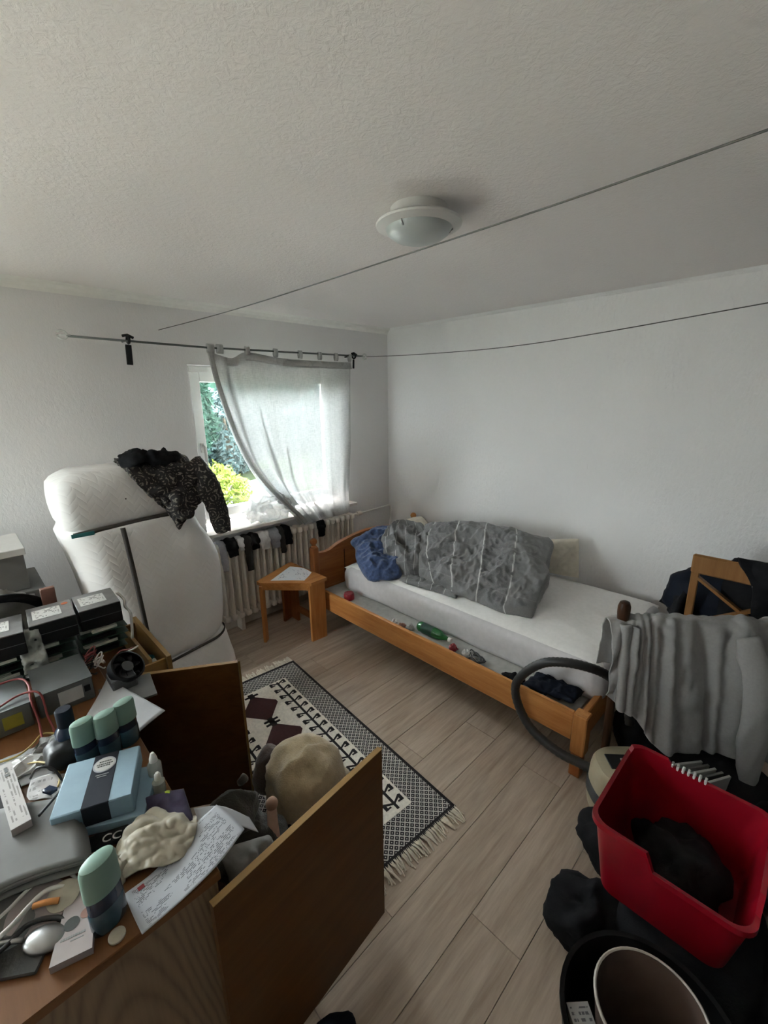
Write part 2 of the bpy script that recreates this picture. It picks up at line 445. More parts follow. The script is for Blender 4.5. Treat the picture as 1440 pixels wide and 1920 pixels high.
# ------------------------------------------------------------------ mesh builders
class MB:
    def __init__(s):
        s.bm = bmesh.new()
        s.uv = None

    def box(s, c, d, rot=None, bev=0.0, seg=1):
        ret = bmesh.ops.create_cube(s.bm, size=1.0)
        vs = ret['verts']
        for v in vs:
            v.co = V((v.co.x * d[0], v.co.y * d[1], v.co.z * d[2]))
        if bev:
            es = list({e for v in vs for e in v.link_edges})
            rr = bmesh.ops.bevel(s.bm, geom=es, offset=bev, segments=seg, profile=0.6, affect='EDGES')
            vs = list({v for f in rr['faces'] for v in f.verts} | {v for v in vs if v.is_valid})
            # all verts of this island
            seen, st = set(vs), list(vs)
            while st:
                x = st.pop()
                for e in x.link_edges:
                    o = e.other_vert(x)
                    if o not in seen:
                        seen.add(o); st.append(o)
            vs = list(seen)
        mt = (rot.to_4x4() if isinstance(rot, Matrix) else (Euler(rot).to_matrix().to_4x4() if rot else Matrix()))
        for v in vs:
            v.co = mt @ v.co + V(c)
        return s

    def bar(s, p0, p1, w, h, upv=(0, 0, 1), bev=0.0):
        p0, p1 = V(p0), V(p1)
        x = (p1 - p0); L = x.length; x.normalize()
        y = V(upv).cross(x)
        if y.length < 1e-5: y = V((0, 1, 0)).cross(x)
        y.normalize(); z = x.cross(y)
        mt = Matrix((x, y, z)).transposed()
        return s.box((p0 + p1) / 2, (L, w, h), mt, bev)

    def loft(s, rings, cap0=True, cap1=True, closed=True):
        R_ = [[s.bm.verts.new(p) for p in r] for r in rings]
        n = len(R_[0])
        for a, b in zip(R_, R_[1:]):
            for i in range(n if closed else n - 1):
                j = (i + 1) % n
                try: s.bm.faces.new((a[i], a[j], b[j], b[i]))
                except ValueError: pass
        if cap0: s.bm.faces.new(list(reversed(R_[0])))
        if cap1: s.bm.faces.new(R_[-1])
        return s

    def lathe(s, prof, c=(0, 0, 0), n=24, mat=None, sx=1.0, sy=1.0, cap0=True, cap1=True):
        mt = mat or Matrix()
        rings = []
        for r, z in prof:
            rings.append([V(c) + (mt @ V((sx * r * math.cos(2 * PI * i / n), sy * r * math.sin(2 * PI * i / n), z))) for i in range(n)])
        return s.loft(rings, cap0, cap1)

    def tube(s, pts, r, n=8, cap=True):
        pts = [V(p) for p in pts]
        rs = r if isinstance(r, (list, tuple)) else [r] * len(pts)
        rings = []
        prev = None
        for i, p in enumerate(pts):
            t = (pts[min(i + 1, len(pts) - 1)] - pts[max(i - 1, 0)]).normalized()
            if prev is None:
                a = t.orthogonal().normalized()
            else:
                a = (prev - t * prev.dot(t))
                a = a.normalized() if a.length > 1e-6 else t.orthogonal().normalized()
            prev = a
            b = t.cross(a)
            rings.append([p + (a * math.cos(2 * PI * k / n) + b * math.sin(2 * PI * k / n)) * rs[i] for k in range(n)])
        return s.loft(rings, cap, cap)

    def ball(s, c, r, n=16, k=10, mat=None):
        r = r if isinstance(r, (tuple, list)) else (r, r, r)
        prof = [(math.sin(PI * i / k), -math.cos(PI * i / k)) for i in range(k + 1)]
        mt = (mat or Matrix()) .to_4x4() @ Matrix.Diagonal((r[0], r[1], r[2], 1))
        prof[0] = (0.001, -1); prof[-1] = (0.001, 1)
        return s.lathe(prof, c, n, mt)

    def prism(s, poly, z0, z1, mat=None, c=(0, 0, 0)):
        mt = mat or Matrix()
        f = lambda z: [V(c) + mt @ V((x, y, z)) for x, y in poly]
        return s.loft([f(z0), f(z1)])

    def grid(s, P, th=0.0, uv=True):
        """P[i][j] points; th > 0 gives it thickness."""
        nu, nv = len(P), len(P[0])
        if s.uv is None: s.uv = s.bm.loops.layers.uv.new('UVMap')
        def norm(i, j):
            a = P[min(i + 1, nu - 1)][j] - P[max(i - 1, 0)][j]
            b = P[i][min(j + 1, nv - 1)] - P[i][max(j - 1, 0)]
            k = a.cross(b)
            return k.normalized() if k.length > 1e-9 else V((0, 0, 1))
        A = [[s.bm.verts.new(P[i][j] + (norm(i, j) * th * 0.5 if th else V())) for j in range(nv)] for i in range(nu)]
        def quad(vs, uvs):
            try: f = s.bm.faces.new(vs)
            except ValueError: return
            for lp, u in zip(f.loops, uvs): lp[s.uv].uv = u
        U = lambda i, j: (i / (nu - 1), j / (nv - 1))
        for i in range(nu - 1):
            for j in range(nv - 1):
                quad((A[i][j], A[i + 1][j], A[i + 1][j + 1], A[i][j + 1]), (U(i, j), U(i + 1, j), U(i + 1, j + 1), U(i, j + 1)))
        if th:
            B = [[s.bm.verts.new(P[i][j] - norm(i, j) * th * 0.5) for j in range(nv)] for i in range(nu)]
            for i in range(nu - 1):
                for j in range(nv - 1):
                    quad((B[i][j], B[i][j + 1], B[i + 1][j + 1], B[i + 1][j]), (U(i, j), U(i, j + 1), U(i + 1, j + 1), U(i + 1, j)))
            bd = [(i, 0) for i in range(nu)] + [(nu - 1, j) for j in range(1, nv)] + [(i, nv - 1) for i in range(nu - 2, -1, -1)] + [(0, j) for j in range(nv - 2, 0, -1)]
            for (a, b), (c, d) in zip(bd, bd[1:] + bd[:1]):
                quad((A[a][b], B[a][b], B[c][d], A[c][d]), (U(a, b), U(a, b), U(c, d), U(c, d)))
        return s

def obj(name, mb, mat, parent=None, smooth=False, world=True, **props):
    bm = mb.bm
    bmesh.ops.recalc_face_normals(bm, faces=bm.faces[:])
    me = bpy.data.meshes.new(name)
    if smooth:
        for f in bm.faces: f.smooth = True
    bm.to_mesh(me); bm.free()
    if smooth and smooth is not True:
        me.set_sharp_from_angle(angle=R(smooth))
    me.materials.append(M[mat] if isinstance(mat, str) else mat)
    o = bpy.data.objects.new(name, me)
    COL.objects.link(o)
    if parent is not None:
        o.parent = parent
        if world:
            rt = parent
            while rt.parent: rt = rt.parent
            me.transform(Matrix.LocRotScale(rt.location, rt.rotation_euler, None).inverted())
    for k, v in props.items(): o[k] = v
    return o

def thing(name, label, cat, loc=(0, 0, 0), rotz=0.0, group=None):
    o = bpy.data.objects.new(name, None)
    o.empty_display_size = 0.05
    COL.objects.link(o)
    o.location = loc; o.rotation_euler = (0, 0, rotz)
    o['label'] = label; o['category'] = cat
    if group: o['group'] = group
    return o

def tag(o, label, cat, group=None):
    o['label'] = label; o['category'] = cat
    if group: o['group'] = group
    return o

def dup(root, label=None):
    r = root.copy(); COL.objects.link(r)
    if label: r['label'] = label
    for ch in list(root.children):
        c = ch.copy(); COL.objects.link(c); c.parent = r
        for g in list(ch.children):
            d = g.copy(); COL.objects.link(d); d.parent = c
    return r

def letters(fc, parent, loc, rot, mat):
    tmp = bpy.data.objects.new('tmp', fc)
    me = bpy.data.meshes.new_from_object(tmp)
    bpy.data.objects.remove(tmp)
    me.materials.clear(); me.materials.append(M[mat])
    o = bpy.data.objects.new('lettering', me); COL.objects.link(o)
    o.parent = parent; o.location = loc; o.rotation_euler = rot
    return o

def cr1(p, t):
    n = len(p) - 1
    x = min(max(t, 0), 1) * n
    i = min(int(x), n - 1); f = x - i
    a, b, c, d = p[max(i - 1, 0)], p[i], p[i + 1], p[min(i + 2, n)]
    return 0.5 * ((2 * b) + (c - a) * f + (2 * a - 5 * b + 4 * c - d) * f * f + (3 * b - a - 3 * c + d) * f * f * f)

def spline(pts, n):
    pts = [V(p) for p in pts]
    return [cr1(pts, i / (n - 1)) for i in range(n)]

def surf(C, nu, nv, disp=None):
    """C[row v][col u] control points -> P[i over u][j over v]."""
    C = [[V(p) for p in r] for r in C]
    P = []
    for i in range(nu):
        u = i / (nu - 1)
        colp = [cr1(r, u) for r in C]
        P.append([cr1(colp, j / (nv - 1)) for j in range(nv)])
    if disp:
        Q = []
        for i in range(nu):
            row = []
            for j in range(nv):
                a = P[min(i + 1, nu - 1)][j] - P[max(i - 1, 0)][j]
                b = P[i][min(j + 1, nv - 1)] - P[i][max(j - 1, 0)]
                k = a.cross(b); k = k.normalized() if k.length > 1e-9 else V((0, 0, 1))
                row.append(P[i][j] + k * disp(i / (nu - 1), j / (nv - 1), P[i][j]))
            Q.append(row)
        P = Q
    return P

def ridge(p, f, seed=0):
    return 1 - abs(2 * noise.noise(V(p) * f + V((seed * 7.3, seed * 3.1, seed * 1.7))))

def cushion(TL, TR, BR, BL, th, nu=48, nv=36, amp=0.02, freq=7, seed=1, power=2.4, bulge=0.0, mb=None, fold=0.0, ffreq=4, wob=0.0, rnd_=0.0, fine=0.0):
    TL, TR, BR, BL = map(V, (TL, TR, BR, BL))
    mb = mb or MB()
    if mb.uv is None: mb.uv = mb.bm.loops.layers.uv.new('UVMap')
    n0 = (TR - TL + BR - BL).cross(BL - TL + BR - TR).normalized()
    G = {}
    def pt(i, j, sgn):
        u, v = i / nu, j / nv
        if rnd_:
            a_, b_ = 2 * u - 1, 2 * v - 1
            a2, b2 = a_ * math.sqrt(1 - b_ * b_ / 2), b_ * math.sqrt(1 - a_ * a_ / 2)
            u, v = (1 + a_ + (a2 - a_) * rnd_) / 2, (1 + b_ + (b2 - b_) * rnd_) / 2
        p = TL * (1 - u) * (1 - v) + TR * u * (1 - v) + BR * u * v + BL * (1 - u) * v
        eu = (1 - abs(2 * i / nu - 1) ** power); ev = (1 - abs(2 * j / nv - 1) ** power)
        pr = max(eu * ev, 0) ** 0.5
        q = p + n0 * (sgn * th * pr + bulge * math.sin(PI * u) * math.sin(PI * v))
        d = amp * (ridge(q, freq, seed) - 0.5) + amp * 0.6 * (ridge(q, freq * 2.3, seed + 3) - 0.5)
        if fine: d += fine * (ridge(V((q.x + q.y, q.z * 0.7, q.y - q.x)), 17, seed + 9) - 0.5) + fine * 0.7 * (ridge(q, 31, seed + 4) - 0.5)
        if fold: d += fold * math.sin(ffreq * 2 * PI * (u + 0.25 * math.sin(2.2 * v + seed)) + 1.5 * noise.noise(q * 5)) * pr
        q = q + n0 * d * sgn * (0.25 + 0.75 * pr)
        if wob:
            ed = 1 - pr
            q += V((noise.noise(q * 6 + V((seed, 0, 0))), noise.noise(q * 6 + V((0, seed, 5))), noise.noise(q * 6 + V((9, 0, seed))))) * wob * ed
        return q
    for sgn in (1, -1):
        for i in range(nu + 1):
            for j in range(nv + 1):
                edge = i in (0, nu) or j in (0, nv)
                if edge:
                    if (i, j, 0) not in G: G[(i, j, 0)] = mb.bm.verts.new(pt(i, j, 0) if not edge else pt(i, j, 1))
                else:
                    G[(i, j, sgn)] = mb.bm.verts.new(pt(i, j, sgn))
    g = lambda i, j, s_: G.get((i, j, 0)) or G[(i, j, s_)]
    for sgn in (1, -1):
        for i in range(nu):
            for j in range(nv):
                q = [(i, j), (i + 1, j), (i + 1, j + 1), (i, j + 1)]
                if sgn < 0: q.reverse()
                f = mb.bm.faces.new([g(a, b, sgn) for a, b in q])
                for lp, (a, b) in zip(f.loops, q): lp[mb.uv].uv = (a / nu, b / nv)
    return mb

def blob(c, r, amp=0.02, freq=6, seed=1, n=28, k=18, flat=None, mat=None, sq=2.0, mb=None):
    mb = mb or MB()
    mt = mat or Matrix()
    rings = []
    for a in range(k + 1):
        th = PI * a / k
        ring = []
        for b in range(n):
            ph = 2 * PI * b / n
            d = V((math.sin(th) * math.cos(ph), math.sin(th) * math.sin(ph), -math.cos(th)))
            e = sum(abs(x) ** sq for x in d) ** (-1 / sq)
            if a in (0, k): d = V((d.x * 0 + 0.004 * math.cos(ph), 0.004 * math.sin(ph), d.z)); e = 1
            p = V((d.x * r[0] * e, d.y * r[1] * e, d.z * r[2] * e))
            q = V(c) + mt @ p
            nd = mt @ V((d.x / r[0], d.y / r[1], d.z / r[2])).normalized()
            q += nd * (amp * (ridge(q, freq, seed) - 0.5) + amp * 0.5 * (ridge(q, freq * 2.2, seed + 5) - 0.5))
            if flat is not None and q.z < flat: q.z = flat
            ring.append(q)
        rings.append(ring)
    mb.loft(rings, True, True)
    return mb

def rrect(cx, cy, hx, hy, r, n=6, z=0.0):
    pts = []
    for k, (sx, sy) in enumerate(((1, 1), (-1, 1), (-1, -1), (1, -1))):
        for i in range(n + 1):
            a = PI / 2 * (k + i / n)
            pts.append(V((cx + sx * (hx - r) + r * math.cos(a), cy + sy * (hy - r) + r * math.sin(a), z)))
    return pts

rnd = random.Random(5)

# ------------------------------------------------------------------ room shell
WX0, WX1, WY0, WY1, H = -2.30, 3.18, -0.95, 3.175, 2.44
WT = 0.22
OX0, OX1, OZ0, OZ1 = 1.24, 2.56, 0.84, 2.04
st = dict(kind='structure')
floor = obj('floor', MB().box(((WX0 + WX1) / 2, (WY0 + WY1) / 2, -0.062), (WX1 - WX0 + 0.4, WY1 - WY0 + 0.4, 0.10)), 'floor_gap', **st)
PW, PLN = 0.192, 1.285
row = 0
y = WY0 + 0.03
while y < WY1:
    y1 = min(y + PW, WY1)
    x = WX0 - rnd.uniform(0, PLN * 0.9)
    while x < WX1:
        a, b = max(x, WX0), min(x + PLN, WX1)
        if b - a > 0.05:
            obj('plank', MB().box(((a + b) / 2, (y + y1) / 2, -0.006), (b - a - 0.0016, y1 - y - 0.0016, 0.012), None, 0.0011), 'oak_floor', floor)
        x += PLN
    y += PW
    row += 1
obj('ceiling', MB().box(((WX0 + WX1) / 2, (WY0 + WY1) / 2, H + 0.1), (WX1 - WX0 + 0.5, WY1 - WY0 + 0.5, 0.2)), 'ceiling_plaster', **st)
yc = WY1 + WT / 2
mbw = MB()
BX0, BX1, BZ0, BZ1 = -2.22, -0.30, 0.10, 2.30      # added window, out of view on the left, to brighten the room
for a, b, c, d in ((WX0 - WT, BX0, -0.1, H), (BX1, OX0, -0.1, H), (OX1, WX1 + WT, -0.1, H), (OX0, OX1, -0.1, OZ0), (OX0, OX1, OZ1, H), (BX0, BX1, -0.1, BZ0), (BX0, BX1, BZ1, H)):
    mbw.box(((a + b) / 2, yc, (c + d) / 2), (b - a, WT, d - c))
obj('wall_north', mbw, 'wall_smooth', **st)
obj('wall_east', MB().box((WX1 + WT / 2, (WY0 + WY1) / 2, (H - 0.1) / 2), (WT, WY1 - WY0 + 0.0, H + 0.1)), 'wall_plaster', **st)
AY0, AY1 = 2.35, 3.08                               # added glazing in the unseen left wall, for more daylight
mbw = MB()
for a, b, c, d in ((WY0, AY0, -0.1, H), (AY1, WY1, -0.1, H), (AY0, AY1, -0.1, BZ0), (AY0, AY1, BZ1, H)):
    mbw.box((WX0 - WT / 2, (a + b) / 2, (c + d) / 2), (WT, b - a, d - c))
obj('wall_west', mbw, 'wall_smooth', **st)
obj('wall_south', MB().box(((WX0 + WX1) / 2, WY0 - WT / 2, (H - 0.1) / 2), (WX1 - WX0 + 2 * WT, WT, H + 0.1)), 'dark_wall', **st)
# cove where the window wall meets the ceiling
obj('trim_1', MB().prism([(0, 0), (-0.055, 0), (-0.03, -0.012), (-0.012, -0.03), (0, -0.05)], WX0, WX1,
    Matrix(((0, 0, 1, 0), (1, 0, 0, 0), (0, 1, 0, 0), (0, 0, 0, 1))), (0, WY1, H)), 'white_paint', **st)
obj('trim_2', MB().prism([(0, 0), (-0.022, 0), (0, -0.022)], WY0, WY1 - 0.056,
    Matrix(((1, 0, 0, 0), (0, 0, 1, 0), (0, 1, 0, 0), (0, 0, 0, 1))), (WX1, 0, H)), 'wall_plaster', **st)
obj('baseboard_north', MB().box(((WX0 + WX1) / 2, WY1 - 0.008, 0.032), (WX1 - WX0, 0.016, 0.064), None, 0.003), 'board_paint', **st)
obj('baseboard_east', MB().box((WX1 - 0.008, (WY0 + WY1) / 2 - 0.02, 0.032), (0.016, WY1 - WY0 - 0.04, 0.064), None, 0.003), 'board_paint', **st)

# ------------------------------------------------------------------ window
win = bpy.data.objects.new('window_1', None); COL.objects.link(win)
win.location = ((OX0 + OX1) / 2, WY1 + 0.14, OZ0); win['kind'] = 'structure'
def rect_frame(mb, x0, x1, z0, z1, w_, y0, y1, bev=0.004):
    yc_ = (y0 + y1) / 2
    mb.box((x0 + w_ / 2, yc_, (z0 + z1) / 2), (w_, y1 - y0, z1 - z0), None, bev)
    mb.box((x1 - w_ / 2, yc_, (z0 + z1) / 2), (w_, y1 - y0, z1 - z0), None, bev)
    mb.box(((x0 + x1) / 2, yc_, z0 + w_ / 2), (x1 - x0 - 2 * w_, y1 - y0, w_), None, bev)
    mb.box(((x0 + x1) / 2, yc_, z1 - w_ / 2), (x1 - x0 - 2 * w_, y1 - y0, w_), None, bev)
    return mb
obj('casing', rect_frame(MB(), OX0, OX1, OZ0 + 0.03, OZ1, 0.055, 3.29, 3.35), 'frame_white', win)
sash = obj('sash', rect_frame(MB(), OX0 + 0.04, OX1 - 0.04, OZ0 + 0.07, OZ1 - 0.04, 0.07, 3.265, 3.325), 'frame_white', win)
obj('pane', MB().box(((OX0 + OX1) / 2, 3.295, (OZ0 + OZ1) / 2 + 0.015), (OX1 - OX0 - 0.20, 0.006, OZ1 - OZ0 - 0.23)), 'window_glass', win)
hb = MB().box((OX0 + 0.073, 3.258, 1.46), (0.026, 0.014, 0.07), None, 0.003).tube([(OX0 + 0.073, 3.25, 1.47), (OX0 + 0.073, 3.215, 1.47), (OX0 + 0.073, 3.212, 1.46), (OX0 + 0.073, 3.212, 1.36)], 0.009, 8)
obj('window_handle', hb, 'white_plastic', win, label='white lever handle on the left of the sash')
obj('trim_3', MB().box(((OX0 + OX1) / 2 + 0.02, 3.17, 0.828), (OX1 - OX0 + 0.14, 0.20, 0.026), None, 0.005, 2), 'sill_stone', **st)   # inner sill board

added_win2 = bpy.data.objects.new('added_window_2', None); COL.objects.link(added_win2)  # unseen extra window, there only to let in more sky light
added_win2.location = ((BX0 + BX1) / 2, WY1 + 0.14, BZ0); added_win2['kind'] = 'structure'
xm = (BX0 + BX1) / 2
mb = rect_frame(MB(), BX0, BX1, BZ0, BZ1, 0.06, 3.29, 3.35)
mb.box((xm, 3.32, (BZ0 + BZ1) / 2), (0.08, 0.06, BZ1 - BZ0 - 0.12), None, 0.004)
obj('casing', mb, 'frame_white', added_win2)
for a, b in ((BX0 + 0.06, xm - 0.04), (xm + 0.04, BX1 - 0.06)):
    obj('pane', MB().box(((a + b) / 2, 3.32, (BZ0 + BZ1) / 2), (b - a, 0.006, BZ1 - BZ0 - 0.12)), 'window_glass', added_win2)

added_win3 = bpy.data.objects.new('added_window_3', None); COL.objects.link(added_win3)  # unseen extra glazing, invented as a further daylight source
added_win3.location = (WX0 - 0.14, (AY0 + AY1) / 2, BZ0); added_win3['kind'] = 'structure'
mb = MB()
xw, ym = WX0 - 0.14, (AY0 + AY1) / 2
for y_, w_ in ((AY0 + 0.03, 0.06), (ym, 0.08), (AY1 - 0.03, 0.06)):
    mb.box((xw, y_, (BZ0 + BZ1) / 2), (0.06, w_, BZ1 - BZ0), None, 0.004)
for z_ in (BZ0 + 0.03, BZ1 - 0.03):
    mb.box((xw, ym, z_), (0.058, AY1 - AY0, 0.06), None, 0.004)
obj('casing', mb, 'frame_white', added_win3)
for a, b in ((AY0 + 0.06, ym - 0.04), (ym + 0.04, AY1 - 0.06)):
    obj('pane', MB().box((xw, (a + b) / 2, (BZ0 + BZ1) / 2), (0.006, b - a, BZ1 - BZ0 - 0.12)), 'window_glass', added_win3)

# ------------------------------------------------------------------ outside
obj('ground', MB().box((2, 2, -0.35), (80, 80, 0.3)), 'grass', **st)
obj('path', MB().box((2, 5.2, -0.19), (30, 3.6, 0.05)), 'paving', **st)

def leaf_crown(c, r, n, size, seed):
    rg = random.Random(seed)
    mb = MB()
    for _ in range(n):
        d = V((rg.gauss(0, 1), rg.gauss(0, 1), rg.gauss(0, 1))).normalized()
        k = 0.55 + 0.45 * rg.random() ** 0.5
        k *= 0.85 + 0.3 * noise.noise(d * 2.3 + V((seed, 0, 0)))
        p = V(c) + V((d.x * r[0] * k, d.y * r[1] * k, d.z * r[2] * k))
        if p.z < -0.18: continue
        a = V((rg.gauss(0, 1), rg.gauss(0, 1), rg.gauss(0, 1))).normalized()
        b = a.orthogonal().normalized()
        s_ = size * rg.uniform(0.6, 1.3)
        vs = [mb.bm.verts.new(p + q) for q in (a * s_, b * s_ * 0.45, -a * s_, -b * s_ * 0.45)]
        mb.bm.faces.new(vs)
    return mb
def plant(name, lab, cat, c, r, n, size, mat, seed, trunk, group=None):
    t = thing(name, lab, cat, (c[0], c[1], -0.2), group=group)
    obj('crown', leaf_crown(c, r, n, size, seed), mat, t, kind='stuff')
    mb = MB()
    for k in range(3):
        a = 2.1 * k
        mb.tube([(c[0], c[1], -0.2), (c[0] + 0.1 * r[0] * math.cos(a), c[1] + 0.1 * r[0] * math.sin(a), c[2] * 0.6), (c[0] + 0.5 * r[0] * math.cos(a), c[1] + 0.5 * r[0] * math.sin(a), c[2] + 0.3 * r[2])], [trunk, trunk * 0.8, trunk * 0.35], 7)
    obj('trunk', mb, 'bark', t)
plant('garden_bush', 'sunlit yellow-green bush low outside the window', 'bush', (2.62, 6.3, 0.38), (0.62, 0.55, 0.60), 2600, 0.05, 'leaf_lime', 3, 0.03)
plant('garden_tree', 'dark green tree crown outside at the upper left of the pane', 'tree', (3.35, 9.6, 1.6), (0.95, 0.9, 1.75), 5200, 0.085, 'leaf_dark', 5, 0.10)
plant('garden_tree', 'blue-green tree outside behind the bush, haze put into its leaf colour', 'tree', (5.4, 11.6, 0.9), (1.3, 0.9, 1.5), 5200, 0.09, 'leaf_haze', 8, 0.10)
plant('garden_tree', 'dull green tree outside seen through the curtain', 'tree', (8.6, 11, 1.1), (1.6, 1.1, 1.6), 4200, 0.11, 'leaf_haze', 11, 0.12)
hz = MB()
obj('hedge', blob((6.5, 15.5, 1.2), (10.5, 1.0, 2.3), 0.6, 0.8, 4, 90, 24), 'leaf_dark', None, True, **st)
tag(obj('boulder', blob((3.85, 7.3, -0.15), (0.95, 0.7, 0.50), 0.06, 1.6, 6, 32, 20), 'boulder', None, True), 'pale rounded boulder on the ground right of the yellow-green bush', 'boulder')

# ------------------------------------------------------------------ curtain on its wire
ROD_Y, ROD_Z = 3.05, 2.158
t = thing('curtain_rod', 'thin curtain wire strung across the window wall between clear hooks', 'curtain rod', (1.6, ROD_Y, ROD_Z))
obj('wire', MB().tube([(0.555, ROD_Y, ROD_Z - 0.004), (1.33, ROD_Y, ROD_Z - 0.014), (2.745, ROD_Y, ROD_Z + 0.004)], 0.0065, 8), 'zinc', t, True)
for x in (0.535, 2.765):
    sgn = -1 if x < 1 else 1
    pts = [(x + sgn * 0.025 * math.cos(a) , ROD_Y + 0.0, ROD_Z + 0.022 * math.sin(a)) for a in [i * PI * 1.6 / 10 + 0.6 for i in range(11)]]
    obj('clear_hook', MB().tube(pts, 0.006, 8).tube([(x, ROD_Y, ROD_Z), (x - sgn * 0.04, ROD_Y, ROD_Z)], 0.006, 8).tube([(x, ROD_Y, ROD_Z), (x, WY1, ROD_Z + 0.01)], 0.005, 8), 'clear_acrylic', t, True, label='clear plastic hook at the wire end')
for x, tz, xt in ((0.862, 0.115, 0.852), (2.64, 0.075, 2.622)):
    mb = MB().tube([(x, ROD_Y + 0.02 * math.cos(a), ROD_Z + 0.02 * math.sin(a)) for a in [i * 2 * PI / 14 for i in range(15)]], 0.008, 7, False)
    mb.tube([(x - 0.03, ROD_Y - 0.005, ROD_Z + 0.018), (x, ROD_Y, ROD_Z + 0.026), (x + 0.03, ROD_Y - 0.005, ROD_Z + 0.010)], 0.008, 7)
    mb.tube([(x, ROD_Y + 0.02, ROD_Z), (x, WY1, ROD_Z)], 0.006, 7)
    clip = obj('bracket', mb, 'black_plastic', t, True)
    obj('strap_end', MB().box((xt, ROD_Y - 0.012, ROD_Z - 0.03 - tz / 2), (0.034 if x < 1 else 0.018, 0.008, tz), (0, R(3), 0), 0.002), 'black_plastic', clip)

C = [
 [(1.335, 3.05, 2.125), (1.50, 3.05, 2.085), (1.62, 3.05, 2.13), (1.86, 3.05, 2.108), (2.08, 3.05, 2.10), (2.27, 3.05, 2.10), (2.44, 3.05, 2.10), (2.60, 3.05, 2.105)],
 [(1.37, 3.05, 1.92), (1.49, 3.05, 1.92), (1.66, 3.06, 1.92), (1.86, 3.06, 1.92), (2.07, 3.06, 1.92), (2.27, 3.06, 1.92), (2.44, 3.06, 1.92), (2.60, 3.06, 1.92)],
 [(1.45, 3.05, 1.62), (1.56, 3.06, 1.62), (1.71, 3.07, 1.62), (1.88, 3.07, 1.62), (2.07, 3.07, 1.62), (2.26, 3.07, 1.62), (2.44, 3.07, 1.62), (2.60, 3.07, 1.62)],
 [(1.56, 3.06, 1.35), (1.65, 3.07, 1.35), (1.78, 3.08, 1.35), (1.93, 3.08, 1.35), (2.10, 3.08, 1.35), (2.27, 3.08, 1.35), (2.44, 3.08, 1.35), (2.60, 3.08, 1.35)],
 [(1.68, 3.06, 1.16), (1.76, 3.08, 1.16), (1.86, 3.09, 1.16), (1.98, 3.10, 1.16), (2.13, 3.10, 1.16), (2.29, 3.10, 1.16), (2.44, 3.10, 1.16), (2.59, 3.09, 1.16)],
 [(1.83, 3.06, 0.98), (1.89, 3.07, 0.98), (1.96, 3.08, 0.98), (2.06, 3.09, 0.98), (2.18, 3.09, 0.98), (2.31, 3.09, 0.98), (2.43, 3.09, 0.98), (2.57, 3.08, 0.98)],
 [(1.94, 3.04, 0.86), (1.98, 3.04, 0.86), (2.04, 3.04, 0.86), (2.12, 3.05, 0.86), (2.22, 3.05, 0.86), (2.32, 3.05, 0.86), (2.42, 3.05, 0.86), (2.54, 3.05, 0.86)],
 [(1.97, 3.00, 0.79), (2.01, 3.00, 0.78), (2.07, 3.00, 0.775), (2.15, 3.01, 0.775), (2.24, 3.01, 0.775), (2.33, 3.02, 0.775), (2.42, 3.02, 0.775), (2.52, 3.02, 0.78)],
]
def cfold(u, v, p):
    a = 0.012 + 0.050 * max(0, 0.6 - u) * (0.35 + v)
    s_ = math.sin(2 * PI * (5.2 * u ** 0.8 + 0.15 * math.sin(3 * v))) * a * min(1, 0.25 + 2.5 * v)
    return s_ + 0.006 * noise.noise(V((u * 30, v * 2.2, 1))) + 0.012 * v * v * noise.noise(V((u * 14, v * 6, 4)))
cur = obj('curtain', MB().grid(surf(C, 150, 90, cfold)), 'sheer_cloth', None, True)
tag(cur, 'sheer white tab-top curtain pulled aside over the window', 'curtain')
hemC = [[p for p in C[0]], [(p[0] + 0.012, p[1], p[2] - 0.055) for p in C[0]]]
obj('hem', MB().grid(surf(hemC, 80, 4), 0.004), 'sheer_hem', cur, True)
left = [[(r[0][0] - 0.004, r[0][1] - 0.008, r[0][2]), (r[0][0] + 0.035, r[0][1] - 0.006, r[0][2])] for r in C]
obj('hem', MB().grid(surf(left, 4, 60), 0.003), 'sheer_hem', cur, True)
PF = surf(C, 150, 90, cfold)
for ua, ub, j0, amp in ((0.10, 0.165, 8, 0.02), (0.27, 0.315, 20, 0.03), (0.40, 0.425, 34, 0.02), (0.55, 0.568, 48, 0.02), (0.80, 0.815, 55, 0.012), (0.93, 0.945, 30, 0.012)):
    Pf = []
    for a in range(7):
        rowf = []
        for j in range(j0, 90):
            wdt = (ub - ua) * (0.35 + 0.65 * min(1, (j - j0) / 22)) * (0.9 + 0.35 * math.sin(j * 0.11 + 9 * ua))
            ui = min(148.0, max(0.0, (ua + amp * math.sin(j * 0.06) + wdt * a / 6) * 149))
            q = PF[int(ui)][j].lerp(PF[int(ui) + 1][j], ui - int(ui))
            rowf.append(q + V((0, 0.012 + 0.004 * math.sin(PI * a / 6), 0)))
        Pf.append(rowf)
    obj('fold', MB().grid(Pf), 'sheer_cloth', cur, True)
for x, w_ in ((1.36, 0.05), (1.425, 0.045), (1.63, 0.035), (1.86, 0.035), (2.08, 0.035), (2.27, 0.035), (2.44, 0.035), (2.59, 0.03)):
    ang = [i * 2 * PI / 16 for i in range(17)]
    P = [[V((x + dx, ROD_Y + 0.011 * math.cos(a), ROD_Z - 0.018 + 0.030 * math.sin(a))) for a in ang] for dx in (-w_ / 2, w_ / 2)]
    obj('tab', MB().grid(P, 0.002), 'sheer_hem', cur, True)
bn = blob((1.76, 3.135, 0.945), (0.21, 0.058, 0.105), 0.06, 13, 4, 80, 50)
obj('bunched_hem', bn, 'sheer_bunch_lit', cur, True)

